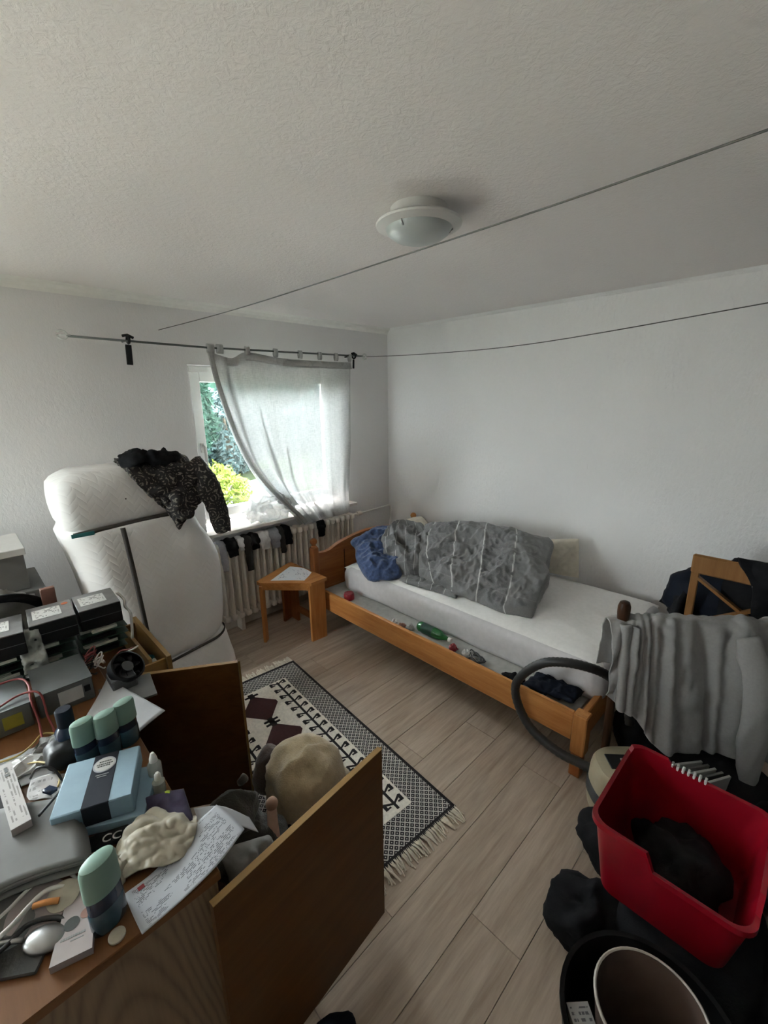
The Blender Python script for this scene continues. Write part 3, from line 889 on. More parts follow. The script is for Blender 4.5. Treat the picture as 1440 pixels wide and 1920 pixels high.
# clotheslines across the room
tag(obj('clothesline', MB().tube(spline([(1.085, 3.174, 2.245), (1.065, 2.0, 2.212), (1.03, 0.7, 2.20), (1.005, 0.15, 2.20), (0.96, -0.949, 2.21)], 40), 0.0021, 6), 'clothesline', None, True),
    'dark clothesline stretched under the ceiling lamp across the room', 'clothesline')
tag(obj('clothesline', MB().tube(spline([(2.79, 3.05, 2.160), (2.765, 2.3, 2.128), (2.76, 1.44, 2.124), (2.775, 0.31, 2.198), (2.79, -0.949, 2.30)], 40), 0.0027, 6), 'clothesline', None, True),
    'dark sagging clothesline running from the curtain wire along the right wall', 'clothesline')

# ------------------------------------------------------------------ ceiling lamp
lx, ly = 1.315, 1.15
t = thing('ceiling_lamp', 'round flush ceiling lamp with white rim and frosted glass bowl', 'lamp', (lx, ly, H))
obj('base_plate', MB().lathe([(0.10, 0), (0.10, -0.045), (0.085, -0.05)], (lx, ly, H), 32), 'white_plastic', t, 40)
obj('rim', MB().lathe([(0.112, -0.046), (0.146, -0.044), (0.152, -0.050), (0.150, -0.056), (0.116, -0.066), (0.112, -0.062)], (lx, ly, H), 48), 'white_plastic', t, 40)
obj('glass_bowl', MB().lathe([(0.118, -0.058), (0.117, -0.066), (0.107, -0.080), (0.086, -0.094), (0.055, -0.104), (0.02, -0.109), (0.001, -0.110)], (lx, ly, H), 48), 'frosted_glass', t, True)
for a in (-48, 72, 192):
    d = V((math.cos(R(a)), math.sin(R(a)), 0))
    p = V((lx, ly, H - 0.062)) + d * 0.118
    obj('clip', MB().tube([p + V((0, 0, 0.008)), p + V((0, 0, -0.006)), p - d * 0.010 + V((0, 0, -0.013))], 0.003, 6).ball(p - d * 0.012 + V((0, 0, -0.013)), 0.006), 'chrome', t, True)

# ------------------------------------------------------------------ radiator
rad = thing('radiator', 'cream ribbed column radiator under the window', 'radiator', (1.93, 3.11, 0))
def section():
    mb = MB()
    for dy in (-0.038, 0.0, 0.038):
        mb.lathe([(0.0128, 0.135), (0.0125, 0.16), (0.0125, 0.69), (0.0128, 0.71)], (0, dy, 0), 8, None, 1.0, 1.25)
    mb.box((0, 0, 0.716), (0.046, 0.112, 0.052), None, 0.018, 3)
    mb.box((0, 0, 0.135), (0.046, 0.112, 0.050), None, 0.018, 3)
    return mb
sm = None
NSEC = 25
for i in range(NSEC):
    x = 1.16 + i * 0.059
    if sm is None:
        so = obj('section', section(), 'enamel', rad, 50, False); sm = so
    else:
        so = sm.copy(); COL.objects.link(so)
    so.location = (x - 1.93, 0, 0)
obj('valve', MB().tube([(2.60, 3.11, 0.715), (2.74, 3.11, 0.715)], 0.012, 8).lathe([(0.012, 0), (0.022, 0.004), (0.024, 0.05), (0.016, 0.056)], (2.67, 3.11, 0.715), 12, Matrix.Rotation(R(90), 4, 'Y')), 'enamel', rad, 50)
obj('pipe', MB().tube([(2.73, 3.11, 0.715), (3.12, 3.11, 0.725), (3.135, 3.11, 0.715), (3.135, 3.11, 0.3), (3.135, 3.11, 0.0)], 0.009, 8), 'white_paint', rad, 50)
for x in (1.4, 2.4):
    obj('foot', MB().box((x, 3.11, 0.055), (0.03, 0.09, 0.11), None, 0.004), 'enamel', rad)

def sock(name, lab, x, wd, zl, mat, seed, bunch=1.0, grp='clothes drying on the radiator'):
    """a sock folded over the radiator top"""
    z = 0.748
    Cc = [[(x - wd / 2, 3.14, z + 0.005), (x, 3.14, z + 0.012), (x + wd / 2, 3.14, z + 0.005)],
          [(x - wd / 2, 3.10, z + 0.018), (x, 3.10, z + 0.026), (x + wd / 2, 3.10, z + 0.018)],
          [(x - wd / 2, 3.055, z + 0.012), (x, 3.05, z + 0.020), (x + wd / 2, 3.055, z + 0.012)],
          [(x - wd / 2 * 1.05, 3.034, z - 0.03), (x, 3.024, z - 0.03), (x + wd / 2 * 1.05, 3.034, z - 0.03)],
          [(x - wd / 2 * 0.9 + 0.004, 3.036, z - zl * 0.6), (x + 0.004, 3.026, z - zl * 0.6), (x + wd / 2 * 0.9 + 0.004, 3.036, z - zl * 0.6)],
          [(x - wd / 2 * 0.8 + 0.008, 3.038, z - zl), (x + 0.008, 3.03, z - zl), (x + wd / 2 * 0.8 + 0.008, 3.038, z - zl)]]
    f = lambda u, v, p: 0.010 * bunch * (ridge(p, 22, seed) - 0.5)
    o = obj(name, MB().grid(surf(Cc, 12, 24, f), 0.014), mat, None, True)
    tag(o, lab, 'sock', grp)
sock('sock', 'grey sock on the radiator beside the rolled mattress', 1.285, 0.05, 0.20, 'grey_sock', 1)
sock('sock', 'black bunched sock nearest the mattress on the radiator', 1.36, 0.09, 0.10, 'black_cloth', 2, 1.6)
sock('sock', 'short white sock between the black socks on the radiator', 1.435, 0.045, 0.07, 'white_sock', 3)
sock('sock', 'long black sock hanging far down the radiator front', 1.485, 0.06, 0.25, 'charcoal_cloth', 4)
sock('sock', 'black balled sock above the long black one on the radiator', 1.545, 0.075, 0.085, 'black_cloth', 5, 1.6)
sock('sock', 'pale lilac sock in the middle of the radiator row', 1.63, 0.085, 0.11, 'white_sock', 6, 1.3)
sock('sock', 'grey and white sock right of the pale lilac one', 1.72, 0.085, 0.12, 'grey_sock', 7, 1.3)
sock('sock', 'narrow dark grey sock beside the large black one on the radiator', 1.79, 0.05, 0.18, 'charcoal_cloth', 8)
sock('sock', 'large black sock standing up at the right of the radiator row', 1.845, 0.07, 0.12, 'black_cloth', 9, 1.8)
sock('sock', 'lone black sock on the radiator under the curtain by the bed', 2.185, 0.08, 0.13, 'black_cloth', 10, 1.2)

# ------------------------------------------------------------------ bed
bed = thing('bed', 'pine single bed with arched headboard and ball-topped posts', 'bed', (2.44, 1.65, 0))
def rail_side(x):
    return MB().box((x, 1.66, 0.272), (0.026, 2.06, 0.155), None, 0.005)
obj('side_rail', rail_side(1.865), 'pine_y', bed, 40)
obj('side_rail', rail_side(3.035), 'pine_y', bed, 40)
obj('support_strip', MB().box((1.892, 1.66, 0.27), (0.028, 2.02, 0.03)), 'pine_y', bed)
def head_post(x, ztop):
    return MB().box((x, 2.70, ztop / 2), (0.056, 0.056, ztop), None, 0.006).lathe([(0.018, 0), (0.026, 0.006), (0.016, 0.016), (0.016, 0.022), (0.024, 0.032), (0.030, 0.047), (0.025, 0.064), (0.012, 0.074), (0.001, 0.077)], (x, 2.70, ztop - 0.001), 16)
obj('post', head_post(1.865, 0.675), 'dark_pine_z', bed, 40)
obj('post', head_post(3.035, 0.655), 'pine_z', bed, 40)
xs = [1.893 + (3.007 - 1.893) * i / 40 for i in range(41)]
def arch(x):
    s_ = (x - 1.893) / (3.007 - 1.893)
    b = math.sin(PI * s_)
    return 0.628 + 0.072 * b ** 1.5 - 0.02 * math.exp(-((s_ - 0.09) / 0.07) ** 2) - 0.02 * math.exp(-((s_ - 0.91) / 0.07) ** 2)
XZ = Matrix(((1, 0, 0, 0), (0, 0, 1, 0), (0, 1, 0, 0), (0, 0, 0, 1)))
panel = [(x, arch(x) - 0.02) for x in xs] + [(3.007, 0.22), (1.893, 0.22)]
hp = obj('headboard', MB().prism(panel, 2.692, 2.712, XZ), 'dark_pine_x', bed)
rr = [(x, arch(x)) for x in xs] + [(x, arch(x) - 0.075) for x in reversed(xs)]
obj('top_rail', MB().prism(rr, 2.682, 2.722, XZ), 'dark_pine_x', hp)
obj('lower_rail', MB().box((2.45, 2.70, 0.26), (1.114, 0.036, 0.12), None, 0.004), 'dark_pine_x', hp)
for x in (2.16, 2.45, 2.74):
    obj('board_seam', MB().box((x, 2.691, 0.48), (0.006, 0.004, 0.30)), 'dark_wood', hp)
for x in (1.882, 3.02):
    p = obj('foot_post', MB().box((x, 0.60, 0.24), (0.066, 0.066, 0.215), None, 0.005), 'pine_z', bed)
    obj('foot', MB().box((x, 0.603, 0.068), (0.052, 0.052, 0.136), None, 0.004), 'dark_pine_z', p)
obj('foot_board', MB().box((2.45, 0.60, 0.27), (1.08, 0.03, 0.15), None, 0.004), 'pine_x', bed)
lb = obj('lath_board', MB().box((2.45, 1.655, 0.302), (1.10, 2.03, 0.016)), 'lath_board', bed, label='grey-white board under the mattress')
# mattress with fitted sheet
def mattress_ring(z, f):
    k = 44
    pts = []
    x0, x1, y0, y1 = 2.045 + f, 3.055 - f, 0.575 + f, 2.59 - f
    for p in rrect((x0 + x1) / 2, (y0 + y1) / 2, (x1 - x0) / 2, (y1 - y0) / 2, 0.07, 6, z):
        pts.append(p)
    # subdivide long edges
    out = []
    for a, b in zip(pts, pts[1:] + pts[:1]):
        nseg = max(1, int((b - a).length / 0.04))
        for q in range(nseg):
            out.append(a.lerp(b, q / nseg))
    return out
rings = []
for z, f in ((0.312, 0.02), (0.318, 0.006), (0.34, 0.0), (0.40, -0.004), (0.44, -0.003), (0.47, 0.004), (0.487, 0.014), (0.497, 0.03), (0.502, 0.06)):
    rings.append([p for p in mattress_ring(0, f)])
    for p in rings[-1]: p.z = z
nmin = min(len(r) for r in rings)
base = rings[2]
cx, cy = 2.55, 1.583
RR = []
for z, f in ((0.312, 0.02), (0.318, 0.006), (0.34, 0.0), (0.40, -0.004), (0.44, -0.003), (0.47, 0.004), (0.487, 0.014), (0.497, 0.03), (0.502, 0.06)):
    ring = []
    for p in base:
        d = V((cx - p.x, cy - p.y, 0))
        sx = (abs(d.x) - f) / max(abs(d.x), 1e-6) if abs(d.x) > 0.3 else 1
        sy = (abs(d.y) - f) / max(abs(d.y), 1e-6) if abs(d.y) > 0.85 else 1
        q = V((cx - d.x * sx, cy - d.y * sy, z))
        wr = 0.007 * (ridge(V((q.x * 1.0, q.y * 1.3, q.z * 9)), 3.0, 2) - 0.5)
        q.x += wr; q.z += 0.3 * wr
        ring.append(q)
    RR.append(ring)
mt_o = obj('mattress', MB().loft(RR, True, False), 'mattress_side', None, True)
# sheet top as a grid with gentle wrinkles
P = []
for i in range(61):
    rowp = []
    for j in range(91):
        u, v = i / 60, j / 90
        x, y_ = 2.062 + u * 0.978, 0.592 + v * 1.981
        ed = min(u, 1 - u, v * 2, (1 - v) * 2)
        z = 0.4985 + 0.010 * min(1, ed * 14) + 0.012 * (ridge(V((x, y_, 0)), 4.0, 3) - 0.5) * min(1, ed * 6) - 0.015 * max(0, 1 - ed * 30)
        rowp.append(V((x, y_, z)))
    P.append(rowp)
obj('fitted_sheet', MB().grid(P, 0.004), 'sheet_white', mt_o, True, label='white fitted sheet')
tag(mt_o, 'white mattress with fitted sheet lying on the pine bed', 'mattress')

def rest(mb, z=0.514):
    """keep soft bedding on top of the mattress"""
    for v in mb.bm.verts:
        if v.co.x > 2.04 and v.co.y < 2.6 and v.co.z < z: v.co.z = z + 0.15 * (v.co.z - z) * 0.05
        v.co.x = min(v.co.x, WX1 - 0.006)
    return mb
dv = cushion((2.64, 2.33, 0.81), (2.88, 1.22, 0.87), (2.24, 1.00, 0.49), (2.20, 1.95, 0.50), 0.12, 150, 110, 0.030, 5, 2, 3.6, 0.04, wob=0.05, rnd_=0.45, fine=0.010)
tag(obj('duvet', rest(dv), 'duvet_cloth', None, True), 'grey duvet with thin white lines heaped against the wall', 'duvet')
fd = cushion((2.40, 2.48, 0.80), (2.66, 2.22, 0.82), (2.26, 1.90, 0.50), (2.13, 2.22, 0.52), 0.10, 80, 70, 0.055, 7, 7, 2.8, 0.02, wob=0.06, rnd_=0.5, fine=0.006)
tag(obj('blanket', rest(fd), 'duvet_cloth', None, True), 'crumpled grey blanket fold between blue pillow and duvet', 'blanket')
fd2 = cushion((2.25, 2.12, 0.522), (2.35, 1.62, 0.522), (2.17, 1.55, 0.518), (2.12, 2.02, 0.518), 0.018, 40, 20, 0.02, 12, 9, 2.4)
obj('trailing_edge', rest(fd2), 'duvet_cloth', bpy.data.objects['blanket'], True)
bp = cushion((2.18, 2.63, 0.68), (2.64, 2.52, 0.76), (2.20, 2.00, 0.51), (1.97, 2.18, 0.49), 0.10, 80, 70, 0.035, 7, 4, 2.8, 0.02, wob=0.05, rnd_=0.4, fine=0.006)
tag(obj('pillow', rest(bp), 'blue_cloth', None, True), 'crumpled dark blue pillow against the headboard', 'pillow')
bg_ = cushion((2.98, 1.42, 0.76), (3.03, 1.13, 0.82), (3.05, 1.11, 0.52), (2.97, 1.38, 0.53), 0.075, 40, 36, 0.015, 8, 5, 2.6)
tag(obj('pillow', rest(bg_), 'beige_cloth', None, True), 'beige pillow leaning on the wall behind the duvet', 'pillow')
wp = cushion((2.72, 2.60, 0.72), (2.98, 2.56, 0.73), (2.96, 2.30, 0.54), (2.66, 2.34, 0.55), 0.07, 30, 26, 0.012, 8, 6, 2.6)
tag(obj('pillow', rest(wp), 'cream_cloth', None, True), 'cream pillow in the corner behind the grey blanket', 'pillow')

# things on the bed edge
t = thing('round_can', 'dark red round can on the board beside the headboard', 'can', (1.945, 2.385, 0.311))
obj('body', MB().lathe([(0.036, 0), (0.040, 0.004), (0.040, 0.042), (0.037, 0.047)], (1.945, 2.385, 0.311), 24), 'red_can', t, 40)
obj('lid', MB().lathe([(0.037, 0), (0.036, 0.006), (0.022, 0.007), (0.021, 0.003), (0.001, 0.003)], (1.945, 2.385, 0.3575), 24), 'print_red', t, 40, label='paler ringed lid')
bd = V((0.0, -1, 0)).normalized()
Mx = Matrix.Rotation(R(90), 4, 'X')
c0 = (1.968, 1.70, 0.345)
t = thing('bottle', 'green plastic bottle lying on the board beside the mattress', 'bottle', (1.968, 1.58, 0.311))
obj('body', MB().lathe([(0.012, 0), (0.028, 0.004), (0.0335, 0.018), (0.0335, 0.15), (0.030, 0.18), (0.018, 0.215), (0.0125, 0.232), (0.0125, 0.25)], c0, 20, Mx), 'green_bottle', t, True)
obj('cap', MB().lathe([(0.0145, 0.246), (0.0145, 0.266), (0.013, 0.268)], c0, 16, Mx), 'white_plastic', t, 40)
obj('bottle_label', MB().lathe([(0.0340, 0.04), (0.0340, 0.13)], c0, 20, Mx, cap0=False, cap1=False), 'circuit_green', t, True)
for i, (x, y_, c_, r_, nm, lb_, ct) in enumerate((
    (1.925, 1.88, 'white_plastic', 0.016, 'plastic_disc', 'small white cap on the bed board before the green bottle', 'cap'),
    (1.915, 1.80, 'print_brown', 0.018, 'crumpled_wrapper', 'brown crumpled wrapper on the bed board before the green bottle', 'wrapper'),
    (1.935, 1.745, 'label_paper', 0.022, 'crumpled_tissue', 'white crumpled tissue touching the green bottle', 'tissue'),
    (1.935, 1.395, 'red_can', 0.022, 'crumpled_wrapper', 'red and white crumpled wrapper past the neck of the green bottle', 'wrapper'),
    (1.935, 1.29, 'label_paper', 0.026, 'crumpled_tissue', 'grey crumpled tissue past the red wrapper on the bed board', 'tissue'))):
    tag(obj(nm, blob((x, y_, 0.311 + r_ * 0.7), (r_ * 1.3, r_ * 1.2, r_ * 0.75), 0.014, 40, i, 16, 10, 0.311), c_, None, False), lb_, ct)
mb = MB()
for k in range(5):
    pts = [(1.94 + 0.035 * math.cos(a * 1.1 + k), 1.235 + 0.055 * math.sin(a + k * 1.3), 0.317 + 0.006 * k + 0.004 * math.sin(3 * a)) for a in [i * 2 * PI / 18 for i in range(15)]]
    mb.tube(pts, 0.0035, 6)
tag(obj('coiled_cable', mb, 'dark_grey_plastic', None, True), 'small tangled dark cable on the bed board', 'cable')
tag(obj('cloth_lump', blob((1.925, 0.985, 0.328), (0.030, 0.06, 0.02), 0.02, 20, 3, 20, 12, 0.311), 'black_cloth', None, True), 'small black cloth lump on the bed board near the hose', 'cloth')
tag(obj('folded_jacket', cushion((1.90, 0.92, 0.335), (2.035, 0.90, 0.345), (2.03, 0.65, 0.36), (1.905, 0.66, 0.36), 0.022, 36, 36, 0.03, 12, 3, 3.0), 'navy_cloth', None, True), 'flat dark navy cloth stuffed between mattress and bed foot', 'cloth')

# ------------------------------------------------------------------ corner stool
stl = thing('corner_stool', 'pine corner stool with angular top in front of the radiator', 'stool', (1.68, 2.72, 0))
top = [(1.425, 2.80), (1.445, 2.835), (1.83, 2.945), (1.835, 2.51), (1.70, 2.505), (1.67, 2.515)]
obj('seat', MB().prism([(1.425, 2.785), (1.425, 2.83), (1.80, 2.985), (1.825, 2.98), (1.835, 2.51), (1.69, 2.505)], 0.462, 0.488), 'pine_x', stl)
obj('apron', MB().bar((1.445, 2.79, 0.444), (1.69, 2.525, 0.444), 0.018, 0.036), 'pine_x', stl)
obj('leg', MB().bar((1.425, 2.765, 0.231), (1.455, 2.822, 0.231), 0.022, 0.462).box((1.4, 2.8, -5), (0, 0, 0)) if False else MB().box((1.441, 2.79, 0.231), (0.055, 0.022, 0.462), (0, 0, R(40)), 0.002), 'pine_z', stl)
lg = [(1.675, 2.515), (1.815, 2.505), (1.822, 2.53), (1.70, 2.54), (1.690, 2.56)]
obj('leg', MB().box((1.748, 2.525, 0.231), (0.135, 0.024, 0.462), (0, 0, R(-3)), 0.002).box((1.812, 2.585, 0.231), (0.022, 0.10, 0.462), None, 0.002), 'pine_z', stl)
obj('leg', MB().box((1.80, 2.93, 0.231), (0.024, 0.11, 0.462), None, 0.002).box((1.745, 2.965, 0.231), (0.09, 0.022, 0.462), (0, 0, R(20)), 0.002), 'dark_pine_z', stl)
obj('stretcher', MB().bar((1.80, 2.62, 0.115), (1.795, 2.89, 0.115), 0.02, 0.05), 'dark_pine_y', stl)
P = surf([[(1.50, 2.76, 0.4895), (1.63, 2.83, 0.4895), (1.76, 2.90, 0.4895)], [(1.60, 2.67, 0.4895), (1.71, 2.735, 0.4895), (1.815, 2.80, 0.4895)], [(1.68, 2.58, 0.4895), (1.75, 2.625, 0.4895), (1.81, 2.67, 0.4895)]], 8, 8)
tag(obj('letter', MB().grid(P, 0.001), 'printed_sheet_lit'), 'white paper sheet lying on the corner stool', 'paper')

# ------------------------------------------------------------------ rug
RZ = R(-4.4)
rug = thing('rug', 'woven rug with lattice border, cream field and dark diamonds', 'rug', (0.987, 1.69, 0), RZ)
Lw = dict(world=False)
HW, HL, BW = 0.385, 0.745, 0.135
mb = MB()
obj('border', mb.box((0, 0, 0.004), (2 * HW, 2 * HL, 0.008)), 'rug_border', rug, **Lw)
mb = rect = MB()
for (a, b, c, d) in ((-HW - 0.004, HW + 0.004, HL - 0.014, HL + 0.004), (-HW - 0.004, HW + 0.004, -HL - 0.012, -HL + 0.008), (-HW - 0.004, -HW + 0.01, -HL, HL), (HW - 0.01, HW + 0.004, -HL, HL)):
    mb.box(((a + b) / 2, (c + d) / 2, 0.005), (b - a, d - c, 0.0094))
obj('edge_band', mb, 'rug_black', rug, **Lw)
FW, FL = HW - BW, HL - BW
obj('field', MB().box((0, 0, 0.0055), (2 * FW, 2 * FL, 0.007)), 'rug_cream', rug, **Lw)
def flat(poly, h=0.0012, z=0.009): return MB().prism(poly, z, z + h)
for k, yy in enumerate((0.435, 0.135, -0.165, -0.465)):
    obj('medallion', flat([(-0.012, yy + 0.12), (0.012, yy + 0.12), (0.105, yy + 0.012), (0.105, yy - 0.012), (0.012, yy - 0.12), (-0.012, yy - 0.12), (-0.105, yy - 0.012), (-0.105, yy + 0.012)]), 'rug_brown', rug, **Lw)
    mb = MB()
    for s_ in (-1, 1):
        yk = yy + s_ * 0.135
        mb.prism([(-0.042, yk - 0.008), (0.042, yk - 0.008), (0.042, yk + 0.008), (-0.042, yk + 0.008)], 0.009, 0.0102)
        mb.prism([(-0.016, yk - 0.024), (0.016, yk - 0.024), (0.016, yk + 0.024), (-0.016, yk + 0.024)], 0.009, 0.0104)
    obj('hook_motif', mb, 'rug_black', rug, **Lw)
for sx in (-1, 1):
    x0 = sx * 0.185
    mb = MB().box((x0, 0, 0.0096), (0.013, 2 * FL - 0.03, 0.0012))
    n_ = 17
    for i in range(n_):
        yy = -FL + 0.04 + i * (2 * FL - 0.08) / (n_ - 1)
        for s_ in (-1, 1):
            mb.prism([(x0, yy), (x0 + s_ * 0.045, yy + 0.022), (x0 + s_ * 0.045, yy + 0.035), (x0, yy + 0.010)] if s_ > 0 else [(x0, yy + 0.010), (x0 - 0.045, yy + 0.035), (x0 - 0.045, yy + 0.022), (x0, yy)], 0.009, 0.0103)
            a, b = sorted((x0 + s_ * 0.037, x0 + s_ * 0.053))
            mb.box(((a + b) / 2, yy + 0.014, 0.0097), (b - a, 0.034, 0.0013))
            a, b = sorted((x0 + s_ * 0.022, x0 + s_ * 0.040))
            mb.box(((a + b) / 2, yy + 0.002, 0.0097), (b - a, 0.008, 0.0013))
    obj('vine_motif', mb, 'rug_black', rug, **Lw)
mb = MB()
rg = random.Random(3)
for s_ in (-1, 1):
    for i in range(110):
        x = -HW + 2 * HW * i / 109
        L_ = rg.uniform(0.05, 0.085)
        dx = rg.uniform(-0.018, 0.018)
        pts = [(x, s_ * HL, 0.006), (x + dx * 0.5, s_ * (HL + L_ * 0.5), 0.008 + rg.uniform(0, 0.006)), (x + dx + rg.uniform(-0.008, 0.008), s_ * (HL + L_), 0.003)]
        mb.tube(pts, [0.0034, 0.0040, 0.0030], 5)
obj('fringe', mb, 'fringe', rug, kind='stuff', **Lw)

# ------------------------------------------------------------------ rolled mattress with straps
def bundle_ring(z):
    # footprint bounds by height: pinched where the straps run
    tt = z
    x0 = 0.50 - 0.20 * min(1, tt / 1.15)
    x1 = 1.075
    y0, y1 = 2.58, 3.03
    if z > 1.155:
        k = (z - 1.155) / 0.30
        x0 = 0.325; x1 = 0.98 - 0.02 * k; y0 = 2.60; y1 = 3.06
        bul = math.sin(PI * min(1, max(0, k))) * 0.02
        rad_ = 0.07
        e = 0.09 * max(0, (k - 0.72) / 0.28) ** 2
        return x0 - bul + e, x1 + bul - e * 1.5, y0 - bul + e, y1 - e, rad_
    if z < 0.29:
        k = z / 0.29
        bul = 0.02 * math.sin(PI * (0.25 + 0.75 * k))
        return x0, x1 + 0.035 + bul - 0.02 * k * k, y0 - bul, y1, 0.12
    k = (z - 0.29) / (1.155 - 0.29)
    bul = 0.035 * math.sin(PI * k) ** 0.6
    rt = 0.26 * max(0, (k - 0.55) / 0.45) ** 2.2
    return x0, x1 + bul - 0.005 - rt * 0.6, y0 - bul * 0.8, y1, 0.16
rings = []
zs = [0.0, 0.006, 0.03, 0.08, 0.14, 0.2, 0.25, 0.275, 0.287, 0.295, 0.31, 0.34, 0.38] + [0.44 + 0.06 * i for i in range(11)] + [1.08, 1.11, 1.135, 1.15, 1.158, 1.17, 1.19, 1.22, 1.26, 1.30, 1.34, 1.38, 1.41, 1.43, 1.442, 1.448]
for z in zs:
    x0, x1, y0, y1, r_ = bundle_ring(z)
    if z < 0.02: x0 += 0.02; x1 -= 0.02; y0 += 0.02; y1 -= 0.02
    if z in (0.287, 0.295, 1.15, 1.158): x0 += 0.012; x1 -= 0.016; y0 += 0.016
    pts = rrect((x0 + x1) / 2, (y0 + y1) / 2, (x1 - x0) / 2, (y1 - y0) / 2, r_, 8, z)
    out = []
    for a, b in zip(pts, pts[1:] + pts[:1]):
        ns = max(1, round((b - a).length / 0.05)) if (b - a).length > 0.06 else 1
        ns = 10 if (b - a).length > 0.06 else 1
        for q in range(ns): out.append(a.lerp(b, q / ns))
    for p in out:
        # creases run obliquely across the bundle
        p.z += (0.10 * (p.x - 0.75) if 0.2 < z < 0.36 else 0) + (0.05 * (p.x - 0.35) if 1.05 < z < 1.2 else 0)
        k = 0.010 * noise.noise(p * 4)
        p.x += k; p.y += 0.010 * noise.noise(p * 5 + V((4, 0, 0)))
    rings.append(out)
mn = min(len(r) for r in rings)
rings = [r[:mn] for r in rings]
bun = thing('rolled_mattress', 'thick white mattress folded up and strapped, standing by the radiator', 'mattress', (0.75, 2.8, 0))
obj('padding', MB().loft(rings, True, True), 'quilted', bun, 60)
def hug(x0, x1, z0, z1, off=0.004):
    pts = []
    for i in range(30):
        s_ = i / 29
        x = x0 + (x1 - x0) * s_
        pts.append((x, z0 + (z1 - z0) * s_))
    return pts
strap = MB()
P = [[V((x, 2.592 - 0.006 + (0.0 if x < 0.98 else (x - 0.98) * 1.2), z + dz)) for (x, z) in hug(0.345, 0.92, 1.150, 1.182)] for dz in (-0.012, 0.012)]
obj('strap', MB().grid(P, 0.004), 'strap_web', bun, True)
obj('strap_tip', MB().box((0.385, 2.582, 1.148), (0.10, 0.006, 0.02), None, 0.001), 'teal_cloth', bun, label='teal strap tip')
def front_y(z):
    b = bundle_ring(z)
    return b[2] - 0.008
zz = [1.15 - i * (1.15 - 0.02) / 40 for i in range(41)]
P = [[V((0.56 + 0.045 * (1.15 - z) + dx, front_y(z) - 0.006, z)) for z in zz] for dx in (-0.012, 0.012)]
obj('strap', MB().grid(P, 0.004), 'strap_web', bun, True)
P = []
for dz in (-0.008, 0.008):
    rowp = []
    for i in range(40):
        s_ = i / 39
        x = 0.60 + 0.47 * min(1, s_ / 0.72)
        if s_ <= 0.60:
            x = 0.60 + s_ / 0.60 * 0.36; yv = 2.572
        else:
            a = (s_ - 0.60) / 0.40 * PI / 2
            x = 0.96 + 0.125 * math.sin(a); yv = 2.572 + 0.13 * (1 - math.cos(a))
        rowp.append(V((x, yv, 0.262 + 0.14 * max(0, x - 0.62) + dz)))
    P.append(rowp)
obj('strap', MB().grid(P, 0.005), 'strap_web', bun, True)
obj('stain', MB().lathe([(0.004, 0), (0.003, 0.001)], (0.60, 2.575, 1.30), 8, Matrix.Rotation(R(90), 4, 'X')), 'strap_web', bun)

# jacket thrown over the bundle
jk = thing('jacket', 'black paisley patterned jacket thrown over the rolled mattress', 'jacket', (0.88, 2.62, 1.45))
Cj = [
 [(0.66, 2.95, 1.462), (0.74, 2.98, 1.47), (0.84, 2.97, 1.47), (0.95, 2.95, 1.455), (1.01, 2.92, 1.43)],
 [(0.635, 2.72, 1.465), (0.72, 2.72, 1.485), (0.84, 2.70, 1.49), (0.96, 2.70, 1.462), (1.03, 2.72, 1.41)],
 [(0.63, 2.60, 1.455), (0.71, 2.59, 1.468), (0.83, 2.585, 1.468), (0.95, 2.585, 1.435), (1.03, 2.60, 1.38)],
 [(0.64, 2.545, 1.40), (0.72, 2.535, 1.39), (0.82, 2.53, 1.38), (0.94, 2.53, 1.35), (1.02, 2.55, 1.30)],
 [(0.70, 2.54, 1.315), (0.755, 2.53, 1.29), (0.83, 2.52, 1.27), (0.92, 2.525, 1.26), (0.99, 2.54, 1.24)],
 [(0.765, 2.54, 1.22), (0.80, 2.53, 1.185), (0.84, 2.525, 1.16), (0.89, 2.53, 1.165), (0.93, 2.54, 1.18)],
 [(0.815, 2.54, 1.12), (0.825, 2.535, 1.10), (0.835, 2.53, 1.09), (0.855, 2.535, 1.105), (0.88, 2.54, 1.13)],
]
jf = lambda u, v, p: 0.030 * (ridge(p, 9, 3) - 0.5) + 0.02 * (ridge(p, 18, 5) - 0.5)
obj('body', MB().grid(surf(Cj, 60, 60, jf), 0.016), 'paisley_cloth', jk, True)
slv = spline([(0.97, 2.62, 1.43), (1.02, 2.56, 1.34), (1.05, 2.53, 1.22), (1.075, 2.53, 1.11), (1.09, 2.54, 1.015)], 24)
mb = MB()
rs = [0.075 - 0.022 * i / 23 for i in range(24)]
mb.tube(slv, rs, 18)
for v_ in mb.bm.verts:
    v_.co.y = 2.535 + (v_.co.y - 2.535) * 0.62 if v_.co.z < 1.3 else v_.co.y
    v_.co += V((1, 1, 1)) * 0.016 * (ridge(v_.co, 12, 6) - 0.5)
obj('sleeve', mb, 'paisley_cloth', jk, True)
obj('sleeve', blob((0.70, 2.66, 1.49), (0.075, 0.10, 0.045), 0.03, 14, 3, 28, 18), 'black_cloth', jk, True, label='plain black inside-out sleeve')
obj('collar', blob((0.80, 2.60, 1.50), (0.10, 0.05, 0.03), 0.04, 14, 8, 28, 16), 'black_cloth', jk, True, label='black collar')

